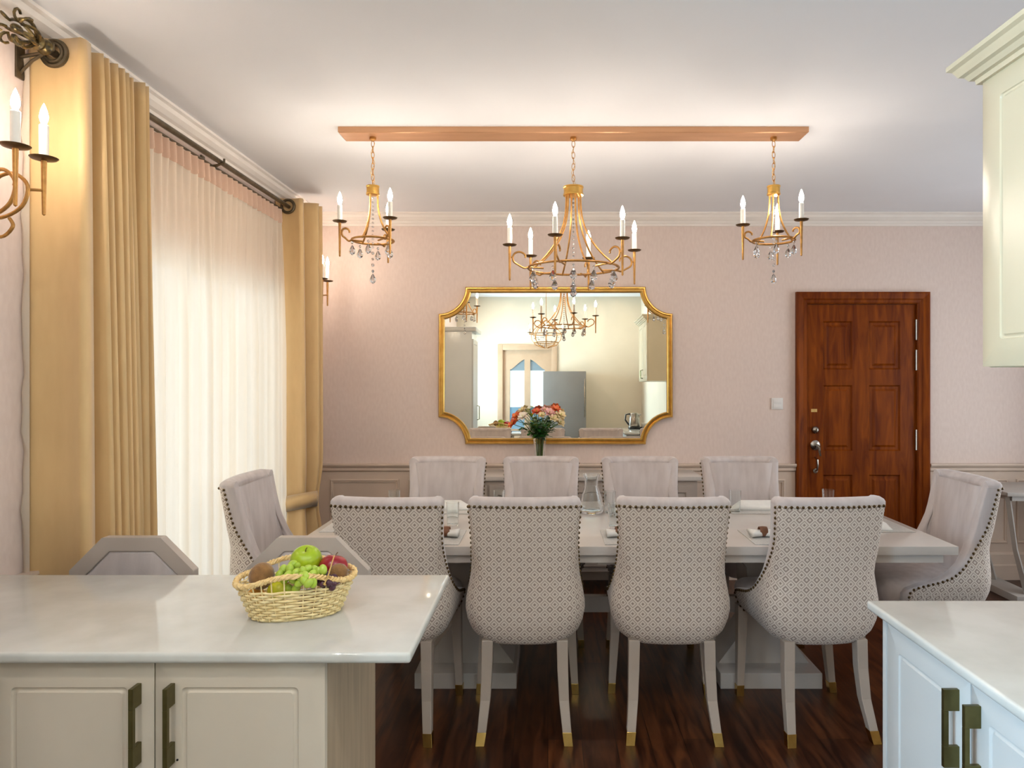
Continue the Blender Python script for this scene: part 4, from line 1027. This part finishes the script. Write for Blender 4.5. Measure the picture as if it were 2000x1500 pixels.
# ------------------------------------------------------------------ fruit basket
BX, BYY, BZ, BR = -.640, 1.755, .9005, rad(16)
def sup(w, d, a, e=2.6):
    c, s = math.cos(a), math.sin(a)
    return math.copysign(abs(c)**(2/e), c)*w, math.copysign(abs(s)**(2/e), s)*d
def basket():
    t = thing('fruit_basket', 'pale woven wicker basket with raised handle rims on the island', 'basket', (BX, BYY, BZ), BR)
    def rimz(a): return .090+.026*(.5-.5*math.cos(2*a))**3
    def pt(a, h, H, off=0):    # h 0..1 up to H
        u = h; w = lerp(.106, .141, u**.9)+off; d = lerp(.074, .097, u**.9)+off
        x, y = sup(w, d, a); return (x, y, h*H)
    ns = 34; b = MB(); rows = 11
    for j in range(rows):
        h = (j+.5)/rows*.88; pts = []
        for k in range(ns*4):
            a = 2*PI*k/(ns*4); off = .0034*math.cos(PI*(k/4)+(j % 2)*PI)
            x, y, _ = pt(a, h, 1, off); pts.append((x, y, .003+h*.088))
        b.tube(pts, .0029, 5, closed=True)
    b.build('woven_side', M['wicker'], t, world=False)
    s = MB()
    for k in range(ns):
        a = 2*PI*k/ns; pts = []
        for h in (0, .3, .6, .86): x, y, _ = pt(a, h, 1); pts.append((x, y, .002+h*.088))
        x, y, _ = pt(a, 1, 1); pts.append((x, y, rimz(a)))
        s.tube(pts, .0017, 5)
    s.build('stakes', M['wicker'], t, world=False)
    f = MB(); f.rings([[(*sup(w, d, 2*PI*k/32), z) for k in range(32)] for w, d, z in ((.104, .072, 0), (.104, .072, .005))], cap0=True, cap1=True); f.build('base', M['wicker'], t, world=False)
    r = MB()
    for ph in (0, 1, 2):
        pts = []
        for k in range(120):
            a = 2*PI*k/120; tw = 2*PI*k/120*30+ph*2*PI/3; x, y = sup(.142+.0046*math.cos(tw), .098+.0046*math.cos(tw), a); pts.append((x, y, rimz(a)+.0046*math.sin(tw)))
        r.tube(pts, .0038, 6, closed=True)
    r.build('braided_rim', M['rim'], t, world=False)
basket()
def FB(px, py, y):   # a point at depth y seen at that pixel of the counter area
    return Vector(((px-1070)*y/1344, y, 1.5+(735-py)*y/1344))
def apple(c, r, m, label, tilt=0):
    t = thing('apple', label, 'apple', c); b = MB()
    prof = []
    for i in range(19):
        a = PI*i/18; rr = r*math.sin(a)*(1+.06*math.cos(a)); z = r*.93*math.cos(a)
        z -= r*.22*math.exp(-(math.sin(a)/.28)**2)*(1 if a < PI/2 else -.6); prof.append((rr, z))
    prof[0] = (0, prof[0][1]); prof[-1] = (0, prof[-1][1])
    b.lathe(prof[::-1], (0, 0, 0), 28); b.build('flesh', m, t, world=False, sharp=False)
    s = MB(); s.tube([(0, 0, r*.68), (r*.03, 0, r*.9), (r*.12, 0, r*1.05)], [r*.035, r*.03, r*.04], 6); s.build('stem', M['stem'], t, world=False); t.rotation_euler = (tilt, .1, 0)
apple(FB(598, 1094, 1.80), .040, M['apple_g'], 'bright green apple on top of the fruit basket', .45)
apple(FB(651, 1108, 1.80), .037, M['apple_r'], 'shiny red apple at the right of the basket', -.3)
def kiwi(c, r, label, rot, L_=1.2):
    b = MB(); b.ball((0, 0, 0), r, (1, 1, L_), 20, 14, Matrix.Rotation(rot, 3, 'Y')); o = b.build('kiwi_fruit', M['kiwi'], None, world=False, sharp=False); o.location = c; tag(o, label, 'kiwi', 'kiwi fruit in the basket')
kiwi(FB(511, 1125, 1.70), .030, 'brown fuzzy kiwi standing at the left end of the basket', .3, 1.12)
kiwi(FB(660, 1118, 1.745), .022, 'brown fuzzy kiwi leaning on the red apple', 1.2, 1.15)
kiwi(Vector((-.60, 1.74, .935)), .027, 'brown kiwi buried under the grapes at the basket bottom', 1.2)
b = MB(); b.ball((0, 0, 0), .024, (1.25, 1, 1), 18, 12); o = b.build('lemon', M['lemon'], None, world=False); o.location = FB(546, 1153, 1.70); tag(o, 'yellow lemon glimpsed through the handle gap of the basket', 'lemon')
b = MB(); b.ball((0, 0, 0), .021, (1, 1, 1), 18, 12); o = b.build('tangerine', M['orange'], None, world=False); o.location = FB(484, 1160, 1.70)+Vector((.012, .02, -.01)); tag(o, 'small orange tangerine low at the left tip of the basket', 'tangerine')
def grapes(name, label, pts, m, r, L_, vine):
    c = Vector(pts[0]); t = thing(name, label, 'grapes', c)
    rnd = random.Random(len(pts))
    for p in pts:
        b = MB(); q = Matrix.Rotation(rnd.uniform(-.9, .9), 3, 'Y') @ Matrix.Rotation(rnd.uniform(-.5, .5), 3, 'X'); b.ball(p, r*rnd.uniform(.93, 1.07), (1, 1, L_), 12, 9, q); b.build('grape', m, t, sharp=False)
    s = MB(); s.tube(vine, .0016, 5)
    for p in pts: 
        e = min((Vector(v) for v in vine), key=lambda v: (v-Vector(p)).length); s.tube([e, Vector(p)], .0009, 4)
    s.build('stalk', M['vine'], t)
gp = []
for px, py, y in ((546, 1122, 1.70), (553, 1113, 1.72), (562, 1124, 1.68), (566, 1112, 1.70), (571, 1103, 1.72), (580, 1106, 1.72), (578, 1118, 1.69), (588, 1128, 1.67), (592, 1115, 1.69), (600, 1112, 1.70), (597, 1124, 1.67), (604, 1130, 1.68), (610, 1122, 1.69), (616, 1113, 1.71), (603, 1139, 1.655), (612, 1139, 1.665), (623, 1116, 1.70), (631, 1113, 1.70), (585, 1138, 1.67), (572, 1131, 1.675), (556, 1132, 1.68), (594, 1134, 1.66), (565, 1150, 1.69), (578, 1150, 1.68), (545, 1142, 1.70), (530, 1150, 1.70)):
    gp.append(FB(px, py, y))
grapes('green_grapes', 'bunch of oval green grapes spilling over the middle of the basket', gp, M['grape_g'], .0098, 1.35, [FB(560, 1140, 1.70), FB(585, 1125, 1.70), FB(615, 1125, 1.71)])
dp = [FB(px, py, y) for px, py, y in ((630, 1130, 1.70), (638, 1124, 1.71), (645, 1131, 1.70), (652, 1128, 1.71), (641, 1138, 1.69), (650, 1139, 1.70), (630, 1140, 1.69), (658, 1134, 1.71), (636, 1146, 1.70), (648, 1146, 1.70), (624, 1137, 1.70))]
grapes('dark_grapes', 'bunch of dark purple grapes at the right of the basket', dp, M['grape_d'], .0095, 1.05, [FB(633, 1142, 1.675), FB(641, 1125, 1.68), FB(648, 1100, 1.735), FB(653, 1085, 1.76)])

# ------------------------------------------------------------------ kitchen behind the camera (seen in the mirror)
def patio_door():
    b = MB(); x0, x1, zt = PDX0-.09, PDX1+.09, 2.22
    for a, c, z0, z1 in ((x0, PDX0, 0, zt), (PDX1, x1, 0, zt), (PDX0, PDX1, PDZ, zt)): b.box(a, c, KY, KY+.03, z0, z1, .004)
    fr = struct(b, 'door_2', M['doorpaint'])
    l = MB(); y0, y1 = KY-.07, KY-.02; w = PDX1-PDX0; mid = (PDX0+PDX1)/2
    l.box(PDX0, PDX0+.12, y0, y1, 0, PDZ); l.box(PDX1-.12, PDX1, y0, y1, 0, PDZ); l.box(mid-.05, mid+.05, y0+.002, y1-.002, .75, 1.99); l.box(PDX0+.12, PDX1-.12, y0, y1, 0, .75)
    arch = [(PDX0+.12, PDZ), (PDX0+.12, 1.78)]+[(lerp(PDX0+.12, PDX1-.12, i/20), 1.78+.19*math.sin(PI*i/20)**1.4) for i in range(1, 20)]+[(PDX1-.12, 1.78), (PDX1-.12, PDZ)]
    l.prism(arch, 'y', y0, y1); lf = l.build('door_leaf', M['doorpaint'], fr, smooth=False)
    g = MB(); g.box(PDX0+.1, PDX1-.1, y0+.02, y0+.026, .74, 2.0); g.build('pane', M['pane'], lf, smooth=False)
patio_door()
b = MB(); b.box(-3.2, 1.6, -5.2, KY-.15, -.10, -.02); o = b.build('patio_floor', mat('pale_patio_paving', (214, 212, 204), .7, noise=(4, (204, 202, 194))), smooth=False); o['kind'] = 'structure'
b = MB(); b.box(-2.4, .9, -4.2, -4.05, -.02, 1.08, .01); o = b.build('patio_wall', mat('blue_painted_wall', (96, 170, 214), .6, noise=(3, (84, 158, 204))), smooth=False); tag(o, 'low blue garden wall outside the glazed door, reflected in the mirror', 'wall')
b = MB(); b.rings([[(x, -3.0, z), (x, -4.4, z-.12), (x, -4.4, z-.17), (x, -3.0, z-.05)] for x, z in ((-2.4, 2.02), (.9, 2.02))], cap0=True, cap1=True); o = b.build('awning', mat('slate_blue_canvas', (110, 140, 160), .8, noise=(5, (100, 130, 150))), smooth=False); tag(o, 'slate blue awning outside the glazed door, reflected in the mirror', 'awning')
def fridge():
    x0, x1, y0, y1, z = -.20, .50, -1.76, -1.08, 1.73
    t = thing('refrigerator', 'tall grey refrigerator reflected in the mirror', 'refrigerator', ((x0+x1)/2, (y0+y1)/2, 0))
    b = MB(); b.box(x0, x1, y0, y1-.06, .03, z, .006); b.build('body', M['fridge'], t)
    for z0, z1 in ((.04, z),):
        d = MB(); d.box(x0, x1, y1-.055, y1, z0, z1, .01); dd = d.build('door', M['fridge'], t)
        h = MB(); h.box(x1-.035, x1-.015, y1, y1+.04, z1-.75, z1-.12, .004); h.build('handle', M['steel'], dd)
    f = MB(); f.box(x0+.03, x1-.03, y0+.03, y1-.1, 0, .03); f.build('feet', M['black'], t)
fridge()
def pantry():
    t = thing('pantry_cabinet', 'tall pale pantry cabinet with cornice reflected in the left of the mirror', 'cabinet', (-1.4, .72, 0))
    b = MB(); b.box(WX+.01, -1.10, .45, .95, 0, 2.2); b.build('carcass', M['pantry'], t, smooth=False)
    d = MB(); panel(d, (-1.10, .46, .1), (0, 1, 0), (0, 0, 1), (1, 0, 0), .48, 2.0, [(0, 0, 0), (0, 0, .018), (.06, .01, .018), (.065, .01, .012), (.07, .01, .018)]); dd = d.build('door', M['cab2'], t)
    h = MB(); h.tube([(-1.082, .52, 1.0), (-1.05, .52, 1.01), (-1.05, .52, 1.19), (-1.082, .52, 1.2)], .006, 6); h.build('handle', M['handle'], dd)
    k = MB(); k.box(WX+.01, -1.04, .40, 1.0, 2.2, 2.26, .015); k.build('cornice', M['cab2'], t)
pantry()
def kitchen_chandelier():
    t = thing('basket_chandelier', 'gold basket chandelier hanging over the kitchen, reflected in the mirror', 'chandelier', (-.12, .30, CK)); O = CK
    c = MB(); c.lathe([(0, 0), (.05, 0), (.05, -.01), (.012, -.03), (0, -.03)], (0, 0, 0), 16); c.tube([(0, 0, -.02), (0, 0, 2.42-O)], .004, 6); c.build('stem', M['chand'], t, world=False)
    r = MB()
    for z, rr in ((2.22, .22), (2.10, .17)): r.tube([(rr*math.cos(2*PI*k/32), rr*math.sin(2*PI*k/32), z-O) for k in range(32)], .006, 6, closed=True)
    r.build('hoop', M['chand'], t, world=False)
    for k in range(8):
        a = 2*PI*k/8; m = MB(); m.tube([(rr*math.cos(a), rr*math.sin(a), z-O) for rr, z in ((.01, 2.42), (.06, 2.38), (.16, 2.30), (.22, 2.22), (.21, 2.14), (.15, 2.06), (.02, 2.02))], .005, 6); m.build('rib', M['chand'], t, world=False)
        if k % 2 == 0: candle_parts(t, .235*math.cos(a), .235*math.sin(a), 2.24-O, .06, .03)
    q = MB(); random.seed(3)
    for k in range(40):
        a = random.uniform(0, 6.28); z = random.uniform(2.03, 2.2); rr = .20*math.sqrt(max(.05, (z-2.0)/.22)); q.ball((rr*math.cos(a), rr*math.sin(a), z-O), .008, u=6, v=4)
    q.build('crystal_beads', M['crystal'], t, world=False, smooth=False)
kitchen_chandelier()
def kettle():
    t = thing('tray', 'dark serving tray on the kitchen worktop reflected in the mirror', 'tray', (1.2, .92, .9005)); b = MB(); b.box(-.20, .20, -.12, .12, 0, .008, .003); b.build('base', M['black'], t, world=False); r = MB(); r.tube([(x, y, .014) for x, y in rrect(.40, .24, .02, 3)], .006, 6, closed=True); r.build('rim', M['black'], t, world=False)
    t = thing('kettle', 'brushed steel kettle with black handle reflected at the right of the mirror', 'kettle', (1.07, .92, .909))
    b = MB(); b.lathe([(0, 0), (.07, 0), (.075, .01), (.07, .10), (.055, .19), (.045, .20), (0, .205)], (0, 0, 0), 24); b.build('body', M['steel'], t, world=False)
    b = MB(); b.tube([(-.055, 0, .19), (-.11, 0, .18), (-.12, 0, .11), (-.07, 0, .04)], .011, 8); b.build('handle', M['black'], t, world=False)
    b = MB(); b.tube([(.055, 0, .15), (.09, 0, .185)], [.02, .01], 8); b.build('spout', M['steel'], t, world=False)
    c0 = None
    for i, (x, y, lb) in enumerate(((1.20, .95, 'white cup on the tray beside the kettle'), (1.30, .92, 'white cup on the tray farthest from the kettle'))):
        b = MB(); b.lathe([(0, 0), (.022, 0), (.036, .03), (.038, .065), (.035, .065), (.033, .03), (.018, .006), (0, .006)], (0, 0, 0), 18); b.tube([(.036, 0, .05), (.055, 0, .045), (.052, 0, .02), (.034, 0, .018)], .004, 6)
        o = b.build('cup', M['white'], None, world=False); o.location = (x, y, .909); tag(o, lb, 'cup', 'white cups on the tray')
kettle()
def fill_light(i, x, y, lb):  # ceiling fill out of view, added for general brightness
    b = MB(); b.lathe([(.040, 0), (.052, 0), (.052, -.006), (.040, -.004), (.040, 0)], (0, 0, 0), 24); o = b.build('recessed_fill_light', M['plastic'], None, world=False); o.location = (x, y, CK); tag(o, lb, 'fill_light', 'added kitchen ceiling fill lights')
    l = MB(); l.lathe([(0, -.001), (.039, -.001), (.039, 0), (0, 0)], (0, 0, 0), 20); l.build('lit_disc', M['fill_lamp'], o, world=False)
M['fill_lamp'] = mat('lit_fill_disc', (255, 244, 232), 0.5, emit=430)
for i, (x, y, lb) in enumerate(((-.9, .15, 'added round ceiling fill light nearest the pantry'), (.75, .15, 'added round ceiling fill light over the right worktop'), (-.9, -1.1, 'added round ceiling fill light near the patio door'), (.85, -1.1, 'added round ceiling fill light near the refrigerator'))): fill_light(i, x, y, lb)
